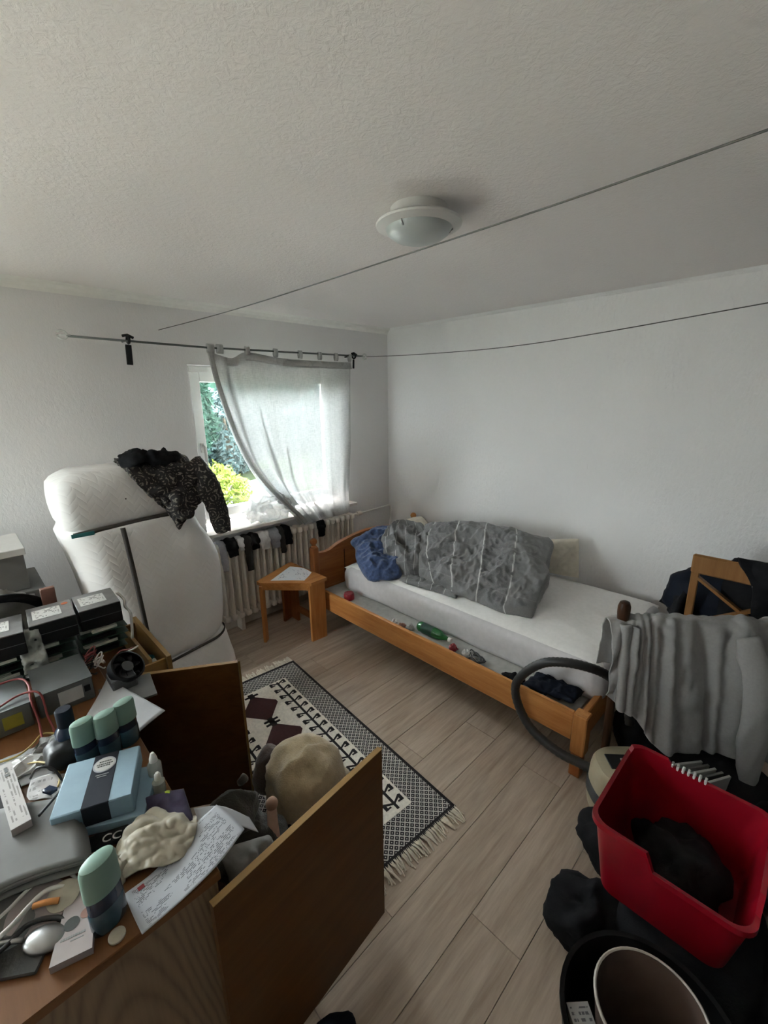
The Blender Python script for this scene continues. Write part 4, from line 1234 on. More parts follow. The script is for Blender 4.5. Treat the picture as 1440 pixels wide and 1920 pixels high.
# ------------------------------------------------------------------ desk (sideboard) with open doors
DX0, DX1, DY0, DY1, DZ = -0.42, 0.25, 0.80, 2.44, 0.77
dk = thing('sideboard', 'oak-veneer sideboard cluttered with electronics, doors standing open', 'sideboard', ((DX0 + DX1) / 2, (DY0 + DY1) / 2, 0))
obj('top', MB().box(((DX0 + DX1) / 2, (DY0 + DY1) / 2, DZ - 0.011), (DX1 - DX0, DY1 - DY0, 0.022), None, 0.002), 'desk_top_wood', dk)
obj('side_panel', MB().box(((DX0 + DX1) / 2 - 0.004, DY0 + 0.013, (DZ - 0.022) / 2), (DX1 - DX0 - 0.008, 0.018, DZ - 0.022)), 'side_veneer', dk)
obj('side_panel', MB().box(((DX0 + DX1) / 2, DY1 - 0.011, (DZ - 0.022) / 2), (DX1 - DX0 - 0.008, 0.018, DZ - 0.022)), 'oak_edge_z', dk)
obj('divider', MB().box(((DX0 + DX1) / 2 - 0.01, 1.86, (DZ - 0.022) / 2), (DX1 - DX0 - 0.03, 0.018, DZ - 0.022)), 'veneer_z', dk)
obj('back_panel', MB().box((DX0 + 0.008, (DY0 + DY1) / 2, (DZ - 0.022) / 2), (0.008, DY1 - DY0 - 0.04, DZ - 0.03)), 'veneer_z', dk)
obj('bottom_panel', MB().box(((DX0 + DX1) / 2, (DY0 + DY1) / 2, 0.062), (DX1 - DX0 - 0.03, DY1 - DY0 - 0.04, 0.018)), 'veneer_y', dk)
obj('shelf', MB().box(((DX0 + DX1) / 2 - 0.03, 1.335, 0.36), (DX1 - DX0 - 0.10, 1.02, 0.018)), 'veneer_y', dk)
obj('plinth', MB().box((DX1 - 0.04, (DY0 + DY1) / 2, 0.027), (0.016, DY1 - DY0 - 0.04, 0.054)), 'black_plastic', dk)
def door(h, e, z0, z1, edge_mat):
    """h hinge, e outer end in plan"""
    h, e = V((h[0], h[1], 0)), V((e[0], e[1], 0))
    zc = (z0 + z1) / 2
    d = obj('door', MB().bar((h.x, h.y, zc), (e.x, e.y, zc), 0.017, z1 - z0 - 0.002), 'veneer_x', dk)
    x = (e - h).normalized()
    n_ = V((-x.y, x.x, 0))
    obj('edge_banding', MB().bar((h.x, h.y, z1), (e.x, e.y, z1), 0.0175, 0.002).bar(tuple(V((e.x, e.y, z0)) + x * 0.0005), tuple(V((e.x, e.y, z1)) + x * 0.0005), 0.0175, 0.001, tuple(n_)), edge_mat, d, label='light oak edge strip')
    return d
door((0.212, 0.768), (0.771, 0.822), 0.055, 0.745, 'oak_edge_x')
door((0.262, 1.836), (0.677, 1.578), 0.055, 0.745, 'oak_edge_x')
dr = obj('drawer', MB().box((0.495, 2.10, 0.665), (0.018, 0.50, 0.135)), 'oak_edge_y', dk)
obj('drawer_side', MB().box((0.36, 1.875, 0.66), (0.25, 0.012, 0.11)).box((0.36, 2.315, 0.66), (0.25, 0.012, 0.11)), 'oak_edge_x', dr)
obj('drawer_divider', MB().box((0.428, 2.095, 0.678), (0.014, 0.43, 0.11)), 'oak_edge_y', dr)
obj('drawer_bottom', MB().box((0.36, 2.095, 0.607), (0.25, 0.43, 0.006)), 'veneer_y', dr)
for i, (x, y_, z, m_, lb_) in enumerate(((0.460, 1.93, 0.635, 'circuit_green', 'dark green crumpled scrap in the open drawer'), (0.462, 1.985, 0.64, 'white_plastic', 'small white crumpled scrap in the open drawer'), (0.460, 2.04, 0.635, 'teal_cloth', 'teal crumpled scrap in the open drawer'))):
    tag(obj('scrap', blob((x, y_, z), (0.022, 0.026, 0.024), 0.012, 40, i, 16, 10, 0.611), m_), lb_, 'scrap')
# inside the open cupboard
tag(obj('black_bag', blob((0.02, 1.5, 0.19), (0.20, 0.26, 0.125), 0.05, 7, 3, 28, 18, 0.071), 'black_cloth', None, True), 'black cloth heap inside the open sideboard', 'clothes')

# plush toys between the doors
pt = thing('plush_toy', 'large cream plush toy with brown hood standing between the open doors', 'plush toy', (0.85, 1.42, 0.009))
obj('body', blob((0.85, 1.40, 0.15), (0.16, 0.17, 0.155), 0.025, 8, 2, 40, 26, 0.011, None, 2.4), 'plush_cream', pt, True)
obj('hood', blob((0.775, 1.56, 0.13), (0.085, 0.075, 0.125), 0.02, 8, 5, 28, 18, 0.011), 'plush_brown', pt, True)
obj('arm', blob((0.97, 1.33, 0.09), (0.07, 0.06, 0.055), 0.01, 9, 4, 20, 12, 0.012), 'plush_cream', pt, True)
pg = thing('plush_toy', 'dark grey plush toy slumped in front of the cupboard', 'plush toy', (0.53, 1.30, 0))
obj('body', blob((0.53, 1.31, 0.125), (0.135, 0.14, 0.13), 0.03, 9, 6, 36, 22, 0.002), 'plush_grey', pg, True)
obj('head', blob((0.50, 1.34, 0.30), (0.085, 0.085, 0.075), 0.02, 10, 3, 28, 18), 'plush_grey', pg, True)
for s_ in (-1, 1):
    obj('ear', blob((0.50 + 0.065 * s_, 1.355 + 0.03 * s_, 0.362), (0.022, 0.02, 0.018), 0.008, 14, 3, 16, 10), 'plush_grey', pg, True)
pb = obj('figurine', MB().ball((0.612, 1.262, 0.305), (0.024, 0.022, 0.026), 16, 10).tube([(0.610, 1.262, 0.29), (0.600, 1.245, 0.22), (0.595, 1.235, 0.16), (0.598, 1.225, 0.02)], [0.018, 0.021, 0.024, 0.028], 12), 'plush_pink', None, True)
tag(pb, 'small pinkish doll limb beside the dark grey plush toy', 'doll')
tag(obj('cloth', cushion((0.36, 1.16, 0.40), (0.52, 1.12, 0.36), (0.52, 0.97, 0.22), (0.37, 0.93, 0.26), 0.05, 30, 26, 0.04, 10, 3), 'grey_bag', None, True), 'grey cloth hanging between sideboard and near door', 'cloth')
tag(obj('cloth_heap', blob((0.44, 1.05, 0.12), (0.13, 0.13, 0.13), 0.04, 9, 8, 26, 16, 0.002), 'charcoal_cloth', None, True), 'charcoal cloth heap on the floor under the hanging grey cloth', 'cloth')

# ------------------------------------------------------------------ clutter on the sideboard
Z0 = DZ + 0.0005
RZM = lambda deg: Matrix.Rotation(R(deg), 3, 'Z')
def power_supply(cx, cy, wx, lab, lbl):
    t = thing('power_supply', lab, 'power supply', (cx, cy, Z0), 0, 'power supplies on the sideboard')
    obj('case', MB().box((cx, cy, Z0 + 0.043), (wx, 0.20, 0.086), None, 0.003), 'zinc', t)
    obj('case_lid', MB().box((cx, cy, Z0 + 0.0872), (wx + 0.003, 0.203, 0.002)), 'zinc', t)
    if lbl == 'yellow':
        obj('sticker', MB().box((cx + 0.03, cy - 0.1005, Z0 + 0.042), (0.05, 0.001, 0.045)), 'label_yellow', t, label='yellow sticker')
    else:
        obj('sticker', MB().box((cx + 0.012, cy - 0.1005, Z0 + 0.045), (0.07, 0.001, 0.05)), 'label_paper', t, label='pale sticker')
        obj('socket', MB().box((cx + 0.06, cy - 0.102, Z0 + 0.05), (0.018, 0.004, 0.022)), 'black_plastic', t)
power_supply(0.118, 1.80, 0.158, 'grey metal power supply box behind the mint-capped sticks', 'white')
power_supply(-0.058, 1.785, 0.158, 'grey metal power supply box with the yellow sticker', 'yellow')
# circuit boards and drives
def boards(cx, cy, n, lab, seed):
    t = thing('circuit_board_stack', lab, 'circuit boards', (cx, cy, Z0), 0, 'circuit board stacks')
    rg = random.Random(seed)
    for k in range(n):
        z = Z0 + 0.012 + k * 0.031
        b = obj('circuit_board', MB().box((cx + rg.uniform(-0.008, 0.008), cy + rg.uniform(-0.008, 0.008), z), (0.17, 0.20, 0.003)), 'circuit_green', t)
        mb = MB()
        for q in range(3):
            mb.box((cx - 0.01 + rg.uniform(-0.02, 0.02), cy - 0.092 + q * 0.012, z + 0.008), (0.09, 0.005, 0.012))
        obj('slot', mb, 'slot_cream' if k % 2 else 'black_plastic', b)
        obj('spacer', MB().box((cx, cy + 0.02, z - 0.004 + 0.014), (0.12, 0.12, 0.017)), 'black_plastic', b)
    return Z0 + n * 0.031
zt = boards(0.30, 2.085, 4, 'stack of green circuit boards under the rightmost silver-topped drive', 1)
zt2 = boards(0.115, 2.09, 4, 'stack of dark circuit boards behind the power supplies', 2)
def drive(cx, cy, z, lab, rot, sticker):
    t = thing('computer_drive', lab, 'drive', (cx, cy, z), R(rot), 'silver-topped drives')
    obj('case', MB().box((0, 0, 0.045), (0.148, 0.185, 0.088), None, 0.003), 'black_plastic', t, 40, False)
    obj('lid', MB().box((0, 0, 0.0895), (0.147, 0.184, 0.004), None, 0.001), 'drive_lid', t, 40, False)
    mb = MB()
    s_ = 0.092
    P = [[V((-0.058 + s_ * i / 3, -0.045 + 0.095 * j / 3, 0.0921)) for j in range(4)] for i in range(4)]
    obj('label', MB().grid(P, 0.0006), 'printed_label', t, False, False)
    obj('seam', MB().box((0, -0.0926, 0.046), (0.146, 0.001, 0.0025)), 'zinc', t, 40, False)
    if sticker:
        obj('sticker', MB().lathe([(0.012, 0), (0.012, 0.0008)], (0.052, 0.055, 0.0918), 14), 'label_orange', t, 40, False, label='round orange sticker')
drive(0.309, 2.085, zt + 0.001, 'silver-topped black drive stacked highest nearest the rolled mattress', -2, False)
drive(0.152, 2.08, zt2 + 0.001, 'silver-topped black drive with round orange sticker, in the middle', -3, True)
drive(-0.012, 2.06, Z0 + 0.125, 'silver-topped black drive farthest from the rolled mattress', -4, False)
boards(-0.03, 2.07, 4, 'stack of circuit boards under the leftmost silver-topped drive', 3)
tag(obj('plastic_wrap', cushion((0.03, 2.03, 0.98), (0.10, 1.985, 0.97), (0.11, 1.955, 0.80), (0.03, 1.965, 0.80), 0.02, 24, 30, 0.03, 20, 2), 'clear_bottle', None, True), 'crumpled clear plastic film between two of the drives', 'plastic film')
tag(obj('cable_end', MB().tube(spline([(0.395, 2.11, 0.98), (0.41, 2.07, 0.955), (0.405, 2.05, 0.93), (0.415, 2.02, 0.90), (0.40, 1.99, 0.80)], 20), 0.006, 7), 'wire_white', None, True), 'white ribbon cable hanging beside the rightmost drive', 'cable')
# bag and boxes in the back corner
t = thing('cloth_bag', 'grey fabric bag with black trim behind the drives', 'bag', (-0.02, 2.32, Z0))
obj('body', blob((-0.03, 2.31, 0.90), (0.17, 0.09, 0.14), 0.05, 8, 3, 34, 22, Z0), 'grey_bag', t, True)
obj('trim', MB().tube(spline([(-0.16, 2.24, 1.03), (-0.02, 2.22, 1.045), (0.08, 2.24, 1.02), (0.15, 2.27, 0.95), (0.155, 2.28, 0.86), (0.15, 2.30, 0.80)], 26), [0.012 + 0.016 * i / 25 for i in range(26)], 10), 'black_cloth', t, True)
tag(obj('storage_box', MB().box((-0.08, 2.85, 0.45), (0.56, 0.40, 0.90), None, 0.004), 'grey_paper', None), 'tall pale grey carton standing behind the sideboard at the wall', 'box')
t = thing('lidded_box', 'white lidded box on top of the tall grey carton', 'box', (-0.09, 2.86, 0.90))
obj('body', MB().box((-0.085, 2.86, 0.99), (0.46, 0.34, 0.178), None, 0.003), 'grey_paper', t)
obj('lid', MB().box((-0.085, 2.86, 1.096), (0.48, 0.36, 0.034), None, 0.003), 'white_plastic', t)
tag(obj('cardboard_piece', MB().box((0.17, 2.25, 0.905), (0.05, 0.02, 0.27), (R(8), 0, 0), 0.002), 'print_brown', None), 'small brown cardboard piece standing behind the drives', 'cardboard')
# fan, board, envelope
t = thing('cooling_fan', 'black round cooler fan at the edge of the sideboard', 'fan', (0.305, 1.70, Z0))
fm = Matrix.Translation((0, 0, 0)) @ Euler((R(35), R(25), 0)).to_matrix().to_4x4()
fc = V((0.305, 1.705, 0.835))
obj('housing', MB().lathe([(0.056, -0.02), (0.060, -0.015), (0.060, 0.02), (0.054, 0.022), (0.052, -0.014), (0.050, -0.02)], fc, 28, fm), 'black_plastic', t, 40)
obj('hub', MB().lathe([(0.018, -0.016), (0.022, 0.012), (0.020, 0.016), (0.001, 0.017)], fc, 18, fm), 'dark_grey_plastic', t, 40)
for k in range(7):
    a = 2 * PI * k / 7
    p = lambda r_, da, z: fc + (fm @ V((r_ * math.cos(a + da), r_ * math.sin(a + da), z)))
    P = [[p(0.02, 0, 0.012), p(0.02, 0.3, -0.010)], [p(0.036, 0.15, 0.013), p(0.036, 0.6, -0.010)], [p(0.050, 0.35, 0.013), p(0.050, 0.85, -0.010)]]
    obj('blade', MB().grid(P, 0.0015), 'black_plastic', t, True)
obj('heat_sink', MB().box((0.285, 1.70, 0.800), (0.08, 0.09, 0.05), None, 0.004), 'dark_grey_plastic', t)
tag(obj('pale_board', MB().box((0.285, 1.64, Z0 + 0.0045), (0.17, 0.155, 0.008), (0, 0, R(-8)), 0.001), 'grey_paper', None), 'pale thin board sticking out under the cooler fan', 'board')
Ce = [[(0.247, 1.755, 0.792), (0.292, 1.60, 0.792), (0.345, 1.432, 0.781)], [(0.20, 1.675, 0.785), (0.24, 1.54, 0.786), (0.285, 1.41, 0.777)], [(0.145, 1.592, 0.778), (0.19, 1.49, 0.781), (0.235, 1.387, 0.774)]]
tag(obj('envelope', MB().grid(surf(Ce, 14, 14), 0.003), 'paper', None, True), 'white envelope overhanging the sideboard edge below the fan', 'envelope')
# deodorant sticks
def deo(x, y_, rot, lab, k=1.0, h=0.15):
    t = thing('deodorant_stick', lab, 'deodorant', (x, y_, Z0), R(rot), 'mint-capped deodorant sticks')
    obj('base', MB().lathe([(0.029, 0), (0.031, 0.003), (0.031, 0.052), (0.030, 0.055)], (0, 0, 0), 28, None, k, 0.6 * k), 'teal_plastic', t, 40, False)
    obj('window_body', MB().lathe([(0.0295, 0.055), (0.0295, h * 0.58)], (0, 0, 0), 28, None, k, 0.6 * k), 'navy_plastic', t, 40, False)
    obj('cap', MB().lathe([(0.0315, h * 0.54), (0.032, h * 0.56), (0.031, h * 0.93), (0.028, h * 0.985), (0.018, h), (0.001, h)], (0, 0, 0), 28, None, k, 0.6 * k), 'mint_plastic', t, 40, False)
    return t
deo(0.112, 1.365, 12, 'mint-capped stick first in the row of three, next to the navy bottle')
deo(0.167, 1.355, 14, 'mint-capped stick in the middle of the row of three')
deo(0.222, 1.375, 18, 'mint-capped stick last in the row of three, nearest the envelope')
deo(0.048, 0.868, 20, 'large mint-capped stick standing alone beside the printed letter', 1.12, 0.165)
t = thing('navy_bottle', 'dark navy bottle behind the row of mint-capped sticks', 'bottle', (0.085, 1.455, Z0))
obj('body', MB().lathe([(0.030, 0), (0.032, 0.004), (0.032, 0.085), (0.022, 0.10)], (0.085, 1.455, Z0), 22), 'navy_plastic', t, 40)
obj('cap', MB().lathe([(0.022, 0.098), (0.022, 0.15), (0.019, 0.154)], (0.085, 1.455, Z0), 22), 'navy_cloth', t, 40)
tag(obj('black_pouch', blob((0.065, 1.425, Z0 + 0.032), (0.045, 0.06, 0.034), 0.008, 12, 2, 26, 16, Z0, None, 3), 'black_plastic', None, True), 'black rounded pouch in front of the navy bottle', 'pouch')
# gift boxes
bx = thing('gift_box', 'light blue box with dark band and round white label', 'box', (0.108, 1.187, 0.797), R(-22))
LB = dict(world=False)
obj('body', MB().box((0, 0, 0.027), (0.172, 0.176, 0.054), None, 0.003), 'blue_card', bx, 40, False)
obj('band', MB().box((0.006, 0, 0.0272), (0.060, 0.1775, 0.0554), None, 0.002), 'dark_band', bx, 40, False, label='dark paper band')
obj('round_label', MB().lathe([(0.027, 0), (0.027, 0.0008)], (0.006, 0.045, 0.0551), 28), 'grey_sock', bx, 40, False)
lab_o = obj('round_label', MB().lathe([(0.0235, 0), (0.0235, 0.0006)], (0.006, 0.045, 0.0559), 28), 'label_paper', bx, 40, False, label='white round label face')
mb = MB()
for k, (w_, yy) in enumerate(((0.026, 0.055), (0.036, 0.046), (0.030, 0.039))):
    rg = random.Random(k)
    x = -w_ / 2
    while x < w_ / 2:
        a = rg.uniform(0.002, 0.005)
        mb.box((0.006 + x + a / 2, yy, 0.0566), (a, 0.004, 0.0006))
        x += a + 0.0012
obj('lettering', mb, 'print_black', lab_o, 40, False)
mb = MB()
for k, (w_, yy) in enumerate(((0.03, 0.010), (0.022, 0.003))):
    mb.box((0.006, yy, 0.0552), (w_, 0.0025, 0.0006))
obj('lettering', mb, 'print_grey', bx, 40, False)
b2 = thing('gift_box', 'second light blue box lying under the banded one', 'box', (0.128, 1.165, Z0), R(-29))
obj('body', MB().box((0, 0, 0.0125), (0.185, 0.165, 0.025), None, 0.002), 'blue_card', b2, 40, False)
# printed slim box, papers, discs
sl = thing('slim_box', 'slim white printed box lying across the paper pile', 'box', (-0.06, 1.292, 0.8335), R(3.5))
P = [[V((-0.019 + 0.038 * i / 3, -0.128 + 0.256 * j / 3, 0.0205)) for i in range(4)] for j in range(4)]
obj('body', MB().box((0, 0, 0.010), (0.038, 0.256, 0.020), None, 0.001), 'pink_card', sl, 40, False)
obj('printed_face', MB().grid(P, 0.0008), 'printed_box', sl, False, False)
mb = MB().box((0.004, 0.075, 0.0214), (0.010, 0.012, 0.0006)).box((0.004, 0.098, 0.0214), (0.006, 0.022, 0.0006))
obj('logo_mark', mb, 'print_black', sl, False, False)
pp = thing('paper_pile', 'pile of pale paper sheets under the slim printed box', 'papers', (-0.05, 1.15, Z0))
rg = random.Random(2)
for k in range(7):
    z = 0.806 + k * 0.004
    ox, oy = rg.uniform(-0.012, 0.012), rg.uniform(-0.010, 0.010)
    Cp = [[(-0.26 + ox, 1.30 + oy, z), (-0.10 + ox, 1.29 + oy, z), (0.03 + ox, 1.22 + oy, z - 0.004)],
          [(-0.26 + ox, 1.16 + oy, z), (-0.09 + ox, 1.15 + oy, z + 0.002), (0.045 + ox, 1.09 + oy, z)],
          [(-0.26 + ox, 1.06 + oy, z - 0.006), (-0.09 + ox, 1.045 + oy, z), (0.038 + ox, 0.995 + oy, z - 0.002)]]
    obj('sheet', MB().grid(surf(Cp, 10, 10), 0.0035), 'grey_paper', pp, True)
obj('folder', MB().box((-0.11, 1.17, 0.786), (0.26, 0.22, 0.028), (0, 0, R(-12)), 0.004), 'charcoal_cloth', pp, label='dark folder at the bottom')
for k, (x, y_, z, r_, m_, lb_) in enumerate(((-0.115, 1.00, 0.779, 0.06, 'grey_paper', 'grey disc lying below the paper pile at the frame edge'), (-0.055, 0.985, 0.783, 0.055, 'pink_card', 'pinkish disc lying below the paper pile'), (-0.012, 0.975, 0.789, 0.030, 'latex', 'small cream round lid nearest the pink card box'))):
    tag(obj('disc', MB().lathe([(r_ * 0.2, 0), (r_, 0), (r_, 0.003), (r_ * 0.86, 0.0042), (r_ * 0.2, 0.003)], (x, y_, z), 28, Euler((R(6 + 3 * k), R(-5), 0)).to_matrix().to_4x4()), m_, None, 40), lb_, 'disc')
CB = [
 ('wire_white', [(-0.16, 0.99, 0.80), (-0.10, 1.01, 0.802), (-0.05, 1.03, 0.806), (0.0, 1.02, 0.80), (0.02, 0.98, 0.785)], 0.0035, 'white cable curving below the paper pile'),
 ('wire_white', [(-0.17, 0.955, 0.79), (-0.10, 0.97, 0.80), (-0.04, 1.0, 0.802), (0.0, 0.99, 0.79)], 0.005, 'thick white cable lying over the discs'),
 ('print_orange', [(-0.06, 0.985, 0.800), (-0.04, 0.975, 0.80), (-0.02, 0.965, 0.795)], 0.006, 'short orange plug beside the discs'),
 ('wire_black', [(-0.17, 0.93, 0.785), (-0.11, 0.945, 0.79), (-0.07, 0.96, 0.79), (-0.03, 0.94, 0.785), (-0.01, 0.91, 0.778)], 0.005, 'black cable beside the silver spoon'),
 ('wire_red', [(-0.07, 1.70, 0.862), (0.0, 1.73, 0.87), (0.05, 1.70, 0.868), (0.055, 1.66, 0.80), (0.06, 1.60, 0.776), (0.05, 1.50, 0.776)], 0.0035, 'red wire draped over the power supply edge'),
 ('wire_red', [(-0.06, 1.86, 0.866), (0.01, 1.84, 0.872), (0.03, 1.78, 0.868), (0.025, 1.69, 0.862), (0.03, 1.64, 0.80), (0.025, 1.54, 0.776)], 0.0035, 'dark red wire running between the two power supplies'),
 ('wire_yellow', [(-0.10, 1.56, 0.778), (-0.04, 1.54, 0.782), (0.0, 1.55, 0.79), (0.03, 1.60, 0.78), (0.06, 1.58, 0.776)], 0.003, 'yellow wire on the desk before the yellow-stickered power supply'),
 ('wire_yellow', [(-0.09, 1.50, 0.776), (-0.02, 1.47, 0.79), (0.02, 1.42, 0.80), (0.04, 1.36, 0.79), (0.03, 1.30, 0.80)], 0.003, 'yellow wire looping beside the slim printed box'),
 ('wire_black', [(-0.02, 1.40, 0.79), (0.0, 1.36, 0.84), (0.03, 1.33, 0.835), (0.04, 1.29, 0.805), (0.02, 1.22, 0.838), (-0.02, 1.18, 0.84)], 0.0032, 'black wire looping over the papers by the blue box'),
 ('wire_red', [(0.33, 1.90, 0.79), (0.37, 1.87, 0.82), (0.345, 1.83, 0.84), (0.31, 1.80, 0.86), (0.29, 1.77, 0.84), (0.27, 1.72, 0.80)], 0.003, 'red wire above the cooler fan'),
 ('wire_white', [(0.35, 1.89, 0.80), (0.385, 1.85, 0.83), (0.36, 1.80, 0.85), (0.335, 1.78, 0.86)], 0.003, 'white wire above the cooler fan'),
]
for m_, pts, r_, lb_ in CB:
    tag(obj('wire', MB().tube(spline(pts, 26), r_, 7), m_, None, True), lb_, 'wire', 'loose wires on the sideboard')
for k, (x, y_, rx, m_, lb_) in enumerate(((-0.03, 1.48, 0.06, 'label_paper', 'crumpled pale paper before the power supplies'), (0.045, 1.53, 0.05, 'grey_paper', 'grey paper scrap next to the black pouch'), (-0.09, 1.40, 0.045, 'black_plastic', 'black box end beside the slim printed box'))):
    tag(obj('paper_scrap', blob((x, y_, Z0 + 0.012), (rx, rx * 0.8, 0.012), 0.012, 20, k, 24, 12, Z0), m_), lb_, 'scrap')
for pts_, m_, lb_ in (
    ([[(-0.10, 1.575, 0.773), (-0.03, 1.565, 0.774), (0.05, 1.55, 0.773)], [(-0.11, 1.50, 0.774), (-0.04, 1.48, 0.778), (0.04, 1.47, 0.774)], [(-0.12, 1.43, 0.773), (-0.04, 1.405, 0.775), (0.03, 1.395, 0.773)]], 'paper', 'white paper sheet under the wires before the power supplies'),
    ([[(-0.02, 1.405, 0.781), (0.02, 1.39, 0.783), (0.055, 1.36, 0.781)], [(-0.035, 1.35, 0.783), (0.01, 1.33, 0.787), (0.045, 1.31, 0.782)], [(-0.03, 1.30, 0.800), (0.01, 1.27, 0.800), (0.03, 1.245, 0.798)]], 'printed_box', 'creased printed sheet between slim box and banded blue box')):
    tag(obj('loose_sheet', MB().grid(surf(pts_, 16, 16, lambda u, v, p: 0.003 * (ridge(p, 30, 2) - 0.5)), 0.0012), m_, None, True), lb_, 'paper')
tag(obj('black_adapter', MB().box((-0.105, 1.335, 0.7875), (0.055, 0.09, 0.032), (0, 0, R(12)), 0.006, 2), 'black_plastic', None, 40), 'black plastic adapter left of the slim printed box', 'adapter')
tag(obj('blue_clip', MB().box((0.012, 1.285, 0.812), (0.022, 0.030, 0.012), (0, R(10), R(30)), 0.003), 'navy_plastic', None, 40), 'small dark blue clip beside the banded blue box', 'clip')
for k_, (x_, y_, z_, r_, m_, lb_) in enumerate((
    (0.355, 1.93, 0.80, 0.022, 'wire_red', 'tangle of dark red wire at the foot of the green boards'),
    (0.37, 1.875, 0.795, 0.018, 'wire_white', 'tangle of white wire beside the cooler fan'),
    (0.335, 1.87, 0.79, 0.024, 'wire_black', 'tangle of black wire between boards and cooler fan'))):
    mb = MB()
    for q in range(4):
        mb.tube([(x_ - 0.12 + 0.0 + r_ * math.cos(a * (1 + 0.17 * q) + q), y_ + r_ * 1.2 * math.sin(a + 1.7 * q), z_ + 0.010 * q + 0.012 * math.sin(2 * a + q)) for a in [i * 2 * PI / 20 for i in range(19)]], 0.0026, 6)
    tag(obj('wire', mb, m_, None, True), lb_, 'wire', 'loose wires on the sideboard')
# tube, pouch, gloves, letter, card, coin, spoon
t = thing('squeeze_bottle', 'small clear bottle with white top beside the blue boxes', 'bottle', (0.232, 1.165, Z0))
obj('body', MB().lathe([(0.016, 0), (0.018, 0.003), (0.018, 0.055), (0.010, 0.066)], (0.232, 1.165, Z0), 18), 'clear_bottle', t, 40)
obj('cap', MB().lathe([(0.011, 0.064), (0.010, 0.075), (0.006, 0.088), (0.004, 0.092)], (0.232, 1.165, Z0), 16), 'white_plastic', t, 40)
t = thing('squeeze_bottle', 'second clear bottle, lower, near the lime cap', 'bottle', (0.225, 1.115, Z0))
obj('body', MB().lathe([(0.014, 0), (0.016, 0.003), (0.016, 0.038), (0.009, 0.046)], (0.225, 1.115, Z0), 18), 'clear_bottle', t, 40)
obj('cap', MB().lathe([(0.009, 0.045), (0.008, 0.06), (0.004, 0.066)], (0.225, 1.115, Z0), 16), 'white_plastic', t, 40)
tag(obj('lime_plug', MB().lathe([(0.012, 0), (0.0135, 0.003), (0.012, 0.02), (0.006, 0.026)], (0.228, 1.068, Z0 + 0.012), 18, Euler((R(20), 0, 0)).to_matrix().to_4x4()), 'lime_plastic', None, 40), 'lime green cap at the sideboard edge by the clear bottles', 'cap')
tag(obj('dark_pouch', cushion((0.185, 1.10, 0.795), (0.268, 1.055, 0.797), (0.252, 0.945, 0.79), (0.170, 1.01, 0.788), 0.014, 26, 26, 0.006, 14, 3, 3), 'purple_cloth', None, True), 'dark purple pouch on the edge behind the gloves', 'pouch')
t = thing('lettered_pouch', 'black cloth with white letters under the blue box corner', 'cloth', (0.085, 1.07, Z0))
obj('cloth', cushion((0.03, 1.105, 0.779), (0.135, 1.065, 0.781), (0.125, 1.025, 0.779), (0.025, 1.06, 0.778), 0.007, 22, 14, 0.004, 20, 2, 3), 'black_cloth', t, True)
fc_ = bpy.data.curves.new('letters', 'FONT'); fc_.body = 'CC'; fc_.size = 0.030; fc_.extrude = 0.0006
letters(fc_, t, (-0.012, -0.020, 0.0175), (0, 0, R(-24)), 'label_paper')
Cg = [[(0.090, 1.005, 0.782), (0.130, 1.035, 0.800), (0.185, 1.040, 0.805), (0.225, 1.00, 0.797), (0.262, 0.955, 0.790)],
      [(0.085, 0.975, 0.785), (0.125, 1.000, 0.815), (0.175, 0.990, 0.815), (0.215, 0.96, 0.805), (0.252, 0.930, 0.790)],
      [(0.080, 0.945, 0.786), (0.118, 0.955, 0.808), (0.165, 0.940, 0.806), (0.200, 0.915, 0.797), (0.235, 0.905, 0.788)],
      [(0.080, 0.925, 0.780), (0.115, 0.918, 0.790), (0.155, 0.893, 0.790), (0.185, 0.882, 0.785), (0.21, 0.885, 0.781)]]
gl_ = obj('glove', MB().grid(surf(Cg, 60, 44, lambda u, v, p: 0.009 * (ridge(V((p.x + p.y, p.y - p.x * 0.3, p.z)), 20, 3) - 0.5) + 0.004 * (ridge(p, 50, 6) - 0.5)), 0.004), 'latex', None, True)
tag(gl_, 'crumpled cream latex glove on top of the printed letter', 'glove')
obj('cuff', blob((0.088, 0.965, 0.790), (0.020, 0.045, 0.014), 0.014, 34, 4, 26, 16, Z0 + 0.004), 'latex', gl_, True)
Cl = [[(0.082, 0.900, 0.7735), (0.150, 0.905, 0.775), (0.230, 0.935, 0.785), (0.309, 0.945, 0.797)],
      [(0.083, 0.845, 0.7735), (0.160, 0.850, 0.775), (0.240, 0.875, 0.785), (0.322, 0.895, 0.794)],
      [(0.086, 0.793, 0.7735), (0.170, 0.800, 0.774), (0.254, 0.812, 0.781), (0.332, 0.842, 0.786)]]
lt = obj('letter', MB().grid(surf(Cl, 24, 16), 0.0012), 'printed_letter', None, True)
tag(lt, 'printed white letter overhanging the sideboard corner', 'paper')
mb = MB().box((0.112, 0.888, 0.7748), (0.013, 0.010, 0.0006), (0, 0, R(5)))
obj('red_mark', mb, 'print_red', lt, label='small dark red logo mark')
tag(obj('loose_sheet', MB().grid(surf([[(0.27, 1.0, 0.772), (0.33, 0.97, 0.755), (0.385, 0.935, 0.70)], [(0.26, 0.93, 0.772), (0.325, 0.90, 0.757), (0.38, 0.875, 0.705)]], 10, 8), 0.0012), 'paper', None, True), 'white sheet sagging off the edge beneath the printed letter', 'paper')
cd = thing('card_box', 'pinkish white card box with dark and brown dots', 'box', (-0.002, 0.905, Z0), R(-17))
obj('body', MB().prism([(-0.034, -0.07), (0.034, -0.07), (0.028, 0.07), (-0.022, 0.07)], 0, 0.016), 'pink_card', cd, 40, False)
obj('dot', MB().lathe([(0.0135, 0), (0.0135, 0.0006)], (-0.007, -0.004, 0.0161), 22), 'print_black', cd, 40, False)
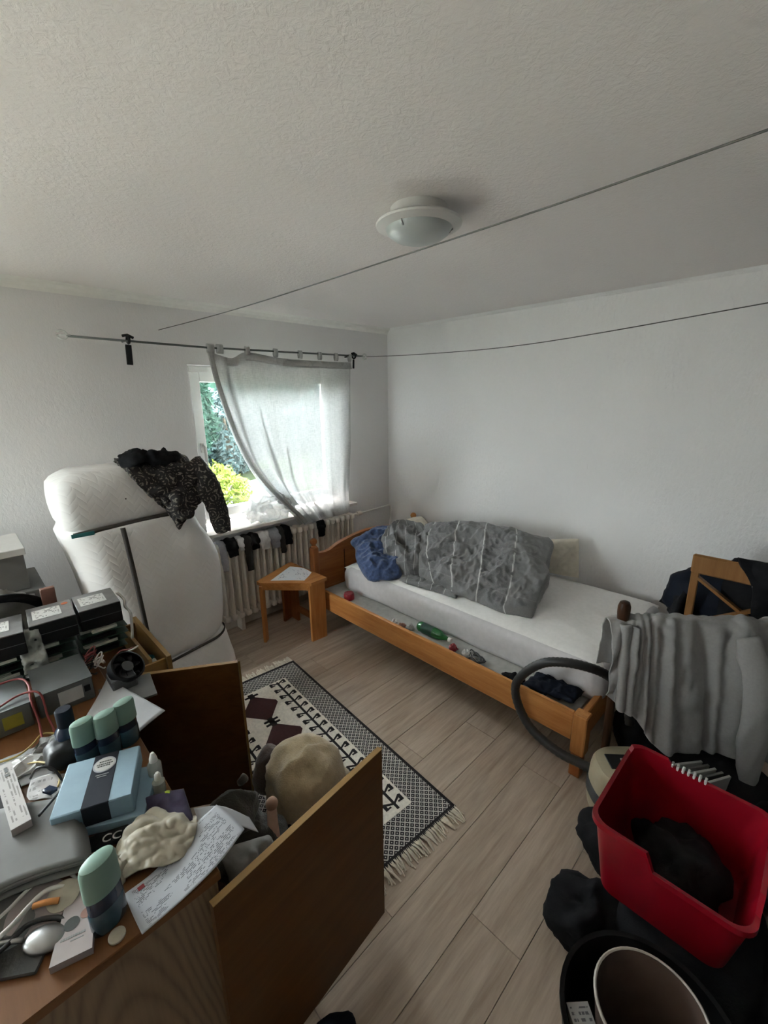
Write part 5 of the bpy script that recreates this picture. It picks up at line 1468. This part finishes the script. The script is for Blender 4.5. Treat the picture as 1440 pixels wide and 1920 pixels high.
obj('dot', MB().lathe([(0.0105, 0), (0.0105, 0.0006)], (0.017, 0.006, 0.0161), 22), 'print_brown', cd, 40, False, label='reddish brown dot')
mb = MB()
rg = random.Random(8)
x = -0.022
while x < 0.016:
    a = rg.uniform(0.002, 0.005); mb.box((x + a / 2, -0.030, 0.0163), (a, 0.0045, 0.0006)); x += a + 0.0008
mb.box((0.006, -0.038, 0.0163), (0.022, 0.002, 0.0006))
obj('lettering', mb, 'print_grey', cd, 40, False)
tag(obj('plastic_disc', MB().lathe([(0.014, 0), (0.0155, 0.002), (0.0155, 0.006), (0.012, 0.0075), (0.001, 0.0075)], (0.050, 0.826, Z0), 24), 'latex', None, 40), 'translucent round cap at the foot of the lone mint-capped stick', 'cap')
spn = MB()
spn.ball((-0.052, 0.915, Z0 + 0.010), (0.040, 0.027, 0.013), 28, 14, Matrix.Rotation(R(-40), 4, 'Z'))
spn.tube(spline([(-0.083, 0.938, Z0 + 0.016), (-0.12, 0.962, Z0 + 0.022), (-0.17, 1.0, Z0 + 0.016), (-0.22, 1.04, Z0 + 0.010)], 14), [0.005] * 8 + [0.006] * 6, 8)
tag(obj('serving_spoon', spn, 'chrome', None, True), 'shiny metal spoon beside the pinkish card box', 'spoon')
tag(obj('dark_tray', MB().box((-0.115, 0.955, Z0 + 0.004), (0.17, 0.10, 0.007), (0, 0, R(-35)), 0.002), 'charcoal_cloth', None), 'dark flat tray under the metal spoon', 'tray')

# ------------------------------------------------------------------ right side: rack with shirt, chair, vacuum, basket, bins
P0, P1 = V((1.885, 0.515, 0.0)), V((2.46, -0.128, 0.0))
du = (P1 - P0).normalized(); dn = V((-du.y, du.x, 0)) * -1     # dn points towards the camera side
if dn.dot(V((-1, -1, 0))) < 0: dn = -dn
rk = thing('clothes_rack', 'dark wooden clothes rack hung with the grey shirt', 'clothes rack', tuple((P0 + P1) / 2))
def post(p, zt_):
    return MB().lathe([(0.022, 0), (0.024, zt_ - 0.12), (0.031, zt_ - 0.05), (0.031, zt_ - 0.025), (0.024, zt_ - 0.006), (0.012, zt_), (0.001, zt_ + 0.001)], (p.x, p.y, 0.0), 18, None, 1.0, 0.8)
obj('post', post(P0 + du * 0.028, 0.955), 'dark_wood', rk, 40)
obj('post', post(P1, 0.95), 'dark_wood', rk, 40)
obj('top_bar', MB().tube([P0 + V((0, 0, 0.85)), P1 + V((0, 0, 0.85))], 0.017, 10), 'dark_wood', rk, True)
for p in (P0, P1):
    obj('foot', MB().bar(p + dn * 0.10 + V((0, 0, 0.012)), p - dn * 0.05 + V((0, 0, 0.012)), 0.03, 0.022), 'dark_wood', rk)
def pl_(s_, z, o=0.0):
    return P0 + du * s_ + dn * o + V((0, 0, z))
ss = [-0.035, 0.09, 0.20, 0.32, 0.44, 0.56, 0.68, 0.82]
bot = [0.52, 0.42, 0.27, 0.26, 0.25, 0.24, 0.22, 0.12]
topz = [0.872, 0.885, 0.892, 0.888, 0.884, 0.880, 0.878, 0.872]
Cs = [[pl_(s_, 0.62, -0.045) for s_ in ss],
      [pl_(s_, 0.78, -0.036) for s_ in ss],
      [pl_(s_, tz - 0.008, -0.024) for s_, tz in zip(ss, topz)],
      [pl_(s_, tz, 0.004) for s_, tz in zip(ss, topz)],
      [pl_(s_, tz - 0.012, 0.032) for s_, tz in zip(ss, topz)],
      [pl_(s_ + 0.005, 0.78, 0.046) for s_ in ss],
      [pl_(s_ + 0.01, 0.78 - (0.78 - b) * 0.35, 0.052) for s_, b in zip(ss, bot)],
      [pl_(s_ + 0.015, 0.78 - (0.78 - b) * 0.7, 0.058) for s_, b in zip(ss, bot)],
      [pl_(s_ + 0.02, b, 0.062) for s_, b in zip(ss, bot)]]
def sfold(u, v, p):
    k = min(1, max(0, (v - 0.42) / 0.3))
    w_ = 2 * PI * (4.1 * u + 0.55 * (v - 0.45) * math.sin(5 * u + 0.6) + 0.8 * noise.noise(V((u * 4.2, v * 1.1, 2))))
    am = 0.55 + 0.9 * noise.noise(V((u * 3.1, v * 1.7, 8)))
    return (0.004 + 0.026 * k) * am * math.sin(w_) + (0.003 + 0.008 * k) * math.sin(2.7 * w_ + 2.1 * v) + 0.010 * (ridge(p, 8, 2) - 0.5) + 0.005 * (ridge(p, 22, 5) - 0.5)
sh = obj('shirt', MB().grid(surf(Cs, 170, 90, sfold), 0.004), 'grey_shirt', None, True)
tag(sh, 'light grey long-sleeved shirt draped over the dark rack', 'shirt')
slp = spline([pl_(0.50, 0.83, 0.06), pl_(0.54, 0.66, 0.10), pl_(0.565, 0.42, 0.115), pl_(0.585, 0.20, 0.115), pl_(0.60, 0.045, 0.11)], 40)
mb = MB().tube(slp, [0.040 + 0.026 * math.sin(PI * min(1, i / 30)) - 0.006 * max(0, i - 30) / 9 for i in range(40)], 26, True)
for v_ in mb.bm.verts:
    a_ = min(slp, key=lambda q: (q - v_.co).length)
    d_ = v_.co - a_
    n_ = d_.dot(dn)
    v_.co -= dn * n_ * 0.45
    v_.co += d_.normalized() * 0.012 * (ridge(V((v_.co.x * 2, v_.co.y * 2, v_.co.z * 0.6)), 8, 4) - 0.5)
obj('sleeve', mb, 'grey_shirt', sh, True)
Cv2 = [[pl_(-0.012, 0.86, 0.01), pl_(0.03, 0.87, 0.05), pl_(0.07, 0.86, 0.055)],
       [pl_(0.0, 0.70, 0.03), pl_(0.03, 0.70, 0.07), pl_(0.07, 0.70, 0.065)],
       [pl_(0.01, 0.57, 0.04), pl_(0.035, 0.55, 0.075), pl_(0.07, 0.52, 0.07)],
       [pl_(0.015, 0.50, 0.045), pl_(0.04, 0.47, 0.075), pl_(0.075, 0.45, 0.07)]]
obj('sleeve', MB().grid(surf(Cv2, 24, 36, lambda u, v, p: 0.01 * math.sin(12 * u) + 0.01 * (ridge(p, 10, 4) - 0.5)), 0.012), 'grey_shirt', sh, True)

# cross-back chair by the wall
ch = thing('cross_back_chair', 'light wooden chair with an X-shaped back by the wall', 'chair', (2.88, 0.21, 0))
CXB, CY0, CY1 = 2.71, 0.005, 0.405
obj('leg', MB().box((CXB, CY1 - 0.018, 0.44), (0.034, 0.036, 0.88), None, 0.004), 'chair_wood', ch)
obj('leg', MB().box((CXB, CY0 + 0.018, 0.44), (0.034, 0.036, 0.88), None, 0.004), 'chair_wood', ch)
for y_ in (CY1 - 0.03, CY0 + 0.03):
    obj('leg', MB().box((3.07, y_, 0.22), (0.034, 0.034, 0.44), None, 0.004), 'chair_wood', ch)
obj('top_rail', MB().box((CXB - 0.004, (CY0 + CY1) / 2, 0.925), (0.024, CY1 - CY0 + 0.01, 0.105), None, 0.008), 'chair_wood', ch)
obj('cross_slat', MB().bar((CXB, CY1 - 0.03, 0.850), (CXB, CY0 + 0.03, 0.625), 0.014, 0.034, (1, 0, 0)), 'chair_wood', ch)
obj('cross_slat', MB().bar((CXB - 0.0145, CY0 + 0.05, 0.795), (CXB - 0.0145, CY1 - 0.03, 0.585), 0.014, 0.034, (1, 0, 0)), 'chair_wood', ch)
obj('lower_rail', MB().box((CXB, (CY0 + CY1) / 2, 0.54), (0.022, CY1 - CY0 - 0.07, 0.04), None, 0.004), 'chair_wood', ch)
obj('seat', MB().box((2.895, (CY0 + CY1) / 2, 0.455), (0.40, CY1 - CY0, 0.024), None, 0.006), 'chair_wood', ch)
Cb = [[(2.76, 0.27, 0.60), (2.76, 0.10, 0.60), (2.76, -0.22, 0.60)],
      [(2.748, 0.27, 0.90), (2.752, 0.10, 0.90), (2.752, -0.22, 0.90)],
      [(2.72, 0.235, 0.995), (2.72, 0.09, 0.995), (2.72, -0.22, 0.985)],
      [(2.675, 0.205, 0.965), (2.67, 0.08, 0.965), (2.67, -0.22, 0.95)],
      [(2.665, 0.15, 0.88), (2.655, 0.05, 0.86), (2.65, -0.22, 0.86)],
      [(2.665, 0.13, 0.75), (2.65, 0.02, 0.74), (2.64, -0.22, 0.74)],
      [(2.665, 0.10, 0.56), (2.65, 0.0, 0.55), (2.64, -0.22, 0.55)],
      [(2.665, 0.10, 0.36), (2.65, 0.0, 0.35), (2.64, -0.22, 0.35)]]
tag(obj('jacket', MB().grid(surf(Cb, 40, 60, lambda u, v, p: 0.02 * (ridge(p, 7, 3) - 0.5)), 0.02), 'black_cloth', None, True), 'black jacket hanging over the cross-back chair', 'jacket')
tag(obj('duffel_bag', blob((2.95, 0.28, 0.645), (0.19, 0.27, 0.176), 0.03, 6, 4, 40, 26, 0.468, None, 2.4), 'navy_cloth', None, True), 'dark navy bag on the chair seat against the wall', 'bag')
tag(obj('dark_garment', MB().grid(surf([[(2.985, 0.575, 0.535), (2.86, 0.50, 0.56), (2.68, 0.44, 0.56)], [(2.99, 0.545, 0.62), (2.87, 0.47, 0.66), (2.71, 0.435, 0.66)], [(3.05, 0.50, 0.72), (2.98, 0.42, 0.745), (2.86, 0.40, 0.76)]], 30, 24, lambda u, v, p: 0.02 * (ridge(p, 9, 5) - 0.5)), 0.03), 'black_cloth', None, True), 'black garment spread between bag and bed foot', 'garment')

# vacuum cleaner with hose
vc = thing('vacuum_cleaner', 'cream canister vacuum cleaner with a dark bumper band at the bed foot', 'vacuum cleaner', (1.90, 0.375, 0))
vcx, vcy = 1.835, 0.35
def vring(z, f, k=40):
    out = []
    for i in range(k):
        a = 2 * PI * i / k
        c_, s_ = math.cos(a), math.sin(a)
        r_ = (abs(c_) ** 2.8 + abs(s_) ** 2.8) ** (-1 / 2.8)
        q = Matrix.Rotation(R(-48), 2) @ V((r_ * c_ * 0.172 * f, r_ * s_ * 0.125 * f))
        out.append(V((vcx + q.x, vcy + q.y, z)))
    return out
def vpart(nm, prof, mat, **kw): return obj(nm, MB().loft([vring(z, f) for z, f in prof]), mat, vc, 40, **kw)
vpart('base', [(0.015, 0.90), (0.02, 0.97), (0.05, 1.0), (0.088, 1.0)], 'cream_plastic')
vpart('bumper_band', [(0.086, 1.01), (0.092, 1.035), (0.138, 1.035), (0.144, 1.01)], 'dark_grey_plastic', label='dark grey bumper band')
vpart('lid', [(0.143, 1.0), (0.20, 0.985), (0.235, 0.95), (0.252, 0.89), (0.257, 0.80)], 'cream_plastic')
vr = Matrix.Rotation(R(-48), 3, 'Z')
o_ = lambda x, y_, z: V((vcx, vcy, 0)) + vr @ V((x, y_, 0)) + V((0, 0, z))
obj('control_panel', MB().box(o_(-0.055, 0.015, 0.2585), (0.11, 0.080, 0.006), vr, 0.002), 'black_plastic', vc)
obj('switch', MB().box(o_(-0.045, 0.020, 0.263), (0.018, 0.018, 0.006), vr, 0.002), 'label_paper', vc)
obj('tank_cover', MB().box(o_(0.078, 0.0, 0.256), (0.10, 0.165, 0.014), vr, 0.005), 'tan_plastic', vc, label='tan cover panel')
for a, b in ((0.09, 0.07), (-0.09, 0.07), (0.09, -0.07), (-0.09, -0.07)):
    obj('wheel', MB().lathe([(0.014, -0.009), (0.016, 0), (0.014, 0.009)], o_(a, b, 0.0165), 14, Matrix.Rotation(R(90), 4, 'X')), 'black_rubber', vc, 40)
hp = spline([(1.80, 0.49, 0.15), (1.785, 0.56, 0.16), (1.775, 0.66, 0.165), (1.79, 0.80, 0.195), (1.80, 0.885, 0.285), (1.80, 0.905, 0.39), (1.80, 0.855, 0.49), (1.80, 0.775, 0.575), (1.815, 0.69, 0.612), (1.865, 0.605, 0.605), (1.945, 0.545, 0.555), (2.02, 0.495, 0.47), (2.06, 0.465, 0.38), (2.05, 0.44, 0.28)], 130)
hose = obj('hose', MB().tube(hp, [0.0205 + 0.0018 * (i % 2) for i in range(130)], 12), 'black_rubber', vc, True, label='black ribbed hose looping over the bed rail')

# red basket
bk = thing('laundry_basket', 'red plastic stacking basket with cut-away front', 'basket', (1.40, 0.12, 0.20), 0)
def bring(z, f, r_=0.05):
    return rrect(1.428 + 0.03 * (1 - f), 0.125, 0.205 * f, 0.205 * f, r_, 6, z)
N_ = 4
pb_ = []
def basket_rings():
    outer, inner = [], []
    def dens(pts):
        out = []
        for a, b in zip(pts, pts[1:] + pts[:1]):
            ns = 14 if (b - a).length > 0.1 else 1
            for q in range(ns): out.append(a.lerp(b, q / ns))
        return out
    rim = dens(bring(0.50, 1.0))
    rim2 = dens(bring(0.50, 1.035))
    bot_o = dens(bring(0.215, 0.84))
    def ztop(p):
        # near side (small x) and the cut-away
        z = 0.505
        if p.x < 1.30 and p.y < 0.165:
            z = 0.505 - 0.055 * min(1, (0.165 - p.y) / 0.012)
        if p.x > 1.60: z = 0.50 + (0.02 if p.y > 0.20 else 0)
        return z
    rows = []
    for k in range(9):
        t_ = k / 8
        rows.append([V((b.x + (a.x - b.x) * t_, b.y + (a.y - b.y) * t_, 0.215 + (ztop(a) - 0.215) * t_)) for a, b in zip(rim, bot_o)])
    lip = [V((c.x, c.y, ztop(a) + 0.003)) for a, c in zip(rim, rim2)]
    lip2 = [V((c.x, c.y, ztop(a) - 0.016)) for a, c in zip(rim, rim2)]
    ins = []
    for k in range(8, -1, -1):
        t_ = k / 8
        ins.append([V((1.428 + (p.x - 1.428) * 0.975, 0.125 + (p.y - 0.125) * 0.975, max(p.z, 0.222))) for p in rows[k]])
    return [*rows, lip2, lip] + ins
br = basket_rings()
obj('shell', MB().loft(br, True, True), 'red_plastic', bk, 35)
hd = obj('slot_shade', MB().box((1.634, 0.150, 0.455), (0.006, 0.115, 0.05), None, 0.002), 'dark_wood', bk, label='dark plate for the shade inside the grip hole')  # flat dark plate painted as the shaded hole of the grip
for k in range(7):
    obj('grip_rib', MB().box((1.638, 0.200 - k * 0.0165, 0.503), (0.022, 0.008, 0.018), None, 0.002), 'white_plastic', hd)
tag(obj('clothes_heap', blob((1.445, 0.125, 0.30), (0.135, 0.135, 0.07), 0.04, 9, 4, 40, 22, 0.226), 'black_cloth', None, True), 'black clothes heaped inside the red basket', 'clothes')
tag(obj('black_bag', blob((1.44, 0.06, 0.100), (0.24, 0.20, 0.100), 0.012, 6, 2, 40, 22, 0.001, None, 3.2), 'black_cloth', None, True), 'black bag lying flat beneath the red basket', 'bag')
tag(obj('black_bag', blob((1.555, 0.335, 0.095), (0.15, 0.12, 0.095), 0.03, 7, 5, 36, 22, 0.001), 'black_cloth', None, True), 'black bag on the floor between vacuum cleaner and red basket', 'bag')
tag(obj('black_bag', blob((1.235, 0.305, 0.085), (0.13, 0.115, 0.085), 0.035, 8, 8, 40, 24, 0.001), 'black_cloth', None, True), 'crumpled black bag on the floor in front of the red basket', 'bag')
tag(obj('black_clothes', blob((1.94, -0.17, 0.10), (0.26, 0.17, 0.10), 0.03, 6, 7, 36, 22, 0.001), 'black_cloth', None, True), 'dark clothes pile on the floor behind the red basket', 'clothes')
tag(obj('black_clothes', blob((1.33, -0.30, 0.13), (0.26, 0.16, 0.13), 0.05, 6, 9, 36, 22, 0.001), 'black_cloth', None, True), 'dark clothes pile at the lower right below the basket', 'clothes')
tag(obj('black_clothes', blob((2.24, 0.42, 0.14), (0.17, 0.13, 0.14), 0.03, 6, 3, 36, 22, 0.001), 'black_cloth', None, True), 'black heap added as deep shade under the hanging shirt', 'clothes')  # dark heap put where only deep shadow lies
tag(obj('black_clothes', blob((2.21, 0.10, 0.098), (0.165, 0.21, 0.098), 0.03, 6, 5, 36, 22, 0.001), 'black_cloth', None, True), 'low black clothes pile beside the standing magazines under the shirt', 'clothes')
for k in range(5):
    o = obj('magazine', MB().box((1.965 - 0.004 * k, 0.205 - 0.026 * k, 0.150), (0.14, 0.010, 0.29), (R(6), 0, R(-38 + 2 * k)), 0.001), 'label_paper' if k % 2 == 0 else 'grey_paper')
    if k == 0: pass
    tag(o, ['pale magazine standing nearest the vacuum cleaner', 'grey magazine second from the vacuum cleaner', 'pale magazine in the middle of the standing row', 'grey magazine fourth in the standing row', 'pale magazine last in the row under the shirt'][k], 'magazine', 'magazines standing behind the basket')

# waste bin, tub and carton
tb = obj('tub', MB().lathe([(0.17, 0.001), (0.185, 0.01), (0.205, 0.235), (0.212, 0.245), (0.212, 0.255), (0.200, 0.252), (0.195, 0.235), (0.178, 0.018), (0.001, 0.016)], (0.975, 0.065, 0), 44), 'black_plastic', None, 40)
tag(tb, 'black round tub on the floor at the bottom of the frame', 'tub')
wb = thing('waste_bin', 'open waste bin with brown inside and pale rim in the tub', 'waste bin', (0.975, 0.075, 0.017))
obj('body', MB().lathe([(0.09, 0.018), (0.095, 0.02), (0.128, 0.315), (0.124, 0.315), (0.090, 0.03), (0.001, 0.028)], (0.975, 0.07, 0), 44), 'bin_brown', wb, 40)
obj('rim', MB().lathe([(0.1240, 0.312), (0.1300, 0.312), (0.1310, 0.318), (0.1270, 0.321), (0.1235, 0.318)], (0.975, 0.07, 0), 44, cap0=False, cap1=False), 'bin_rim', wb, 40)
ct = thing('carton', 'white printed carton squeezed between tub wall and waste bin', 'carton', (0.868, 0.176, 0.017), R(-43))
obj('body', MB().box((0, 0, 0.112), (0.058, 0.116, 0.215), None, 0.001), 'label_paper', ct, 40, False)
P = [[V((-0.0285 + 0.057 * i / 3, -0.0575 + 0.115 * j / 3, 0.2202)) for j in range(4)] for i in range(4)]
obj('printed_face', MB().grid(P, 0.0008), 'printed_carton', ct, False, False)
fc2 = bpy.data.curves.new('letters', 'FONT'); fc2.body = 'MI'; fc2.size = 0.042; fc2.extrude = 0.0008
letters(fc2, ct, (-0.026, -0.050, 0.2210), (0, 0, 0), 'print_brown')
tag(obj('ticket', MB().prism([(0, 0), (0.03, -0.01), (0.018, 0.05)], 0, 0.002, Euler((R(50), 0, R(-40))).to_matrix().to_4x4(), (1.085, -0.135, 0.262)), 'latex', None), 'pointed cream paper beside the waste bin', 'paper')
tag(obj('cloth_lump', blob((0.44, 0.705, 0.03), (0.09, 0.06, 0.032), 0.01, 14, 3, 24, 14, 0.001), 'navy_cloth', None, True), 'dark cloth lump on the floor by the near sideboard door', 'cloth')
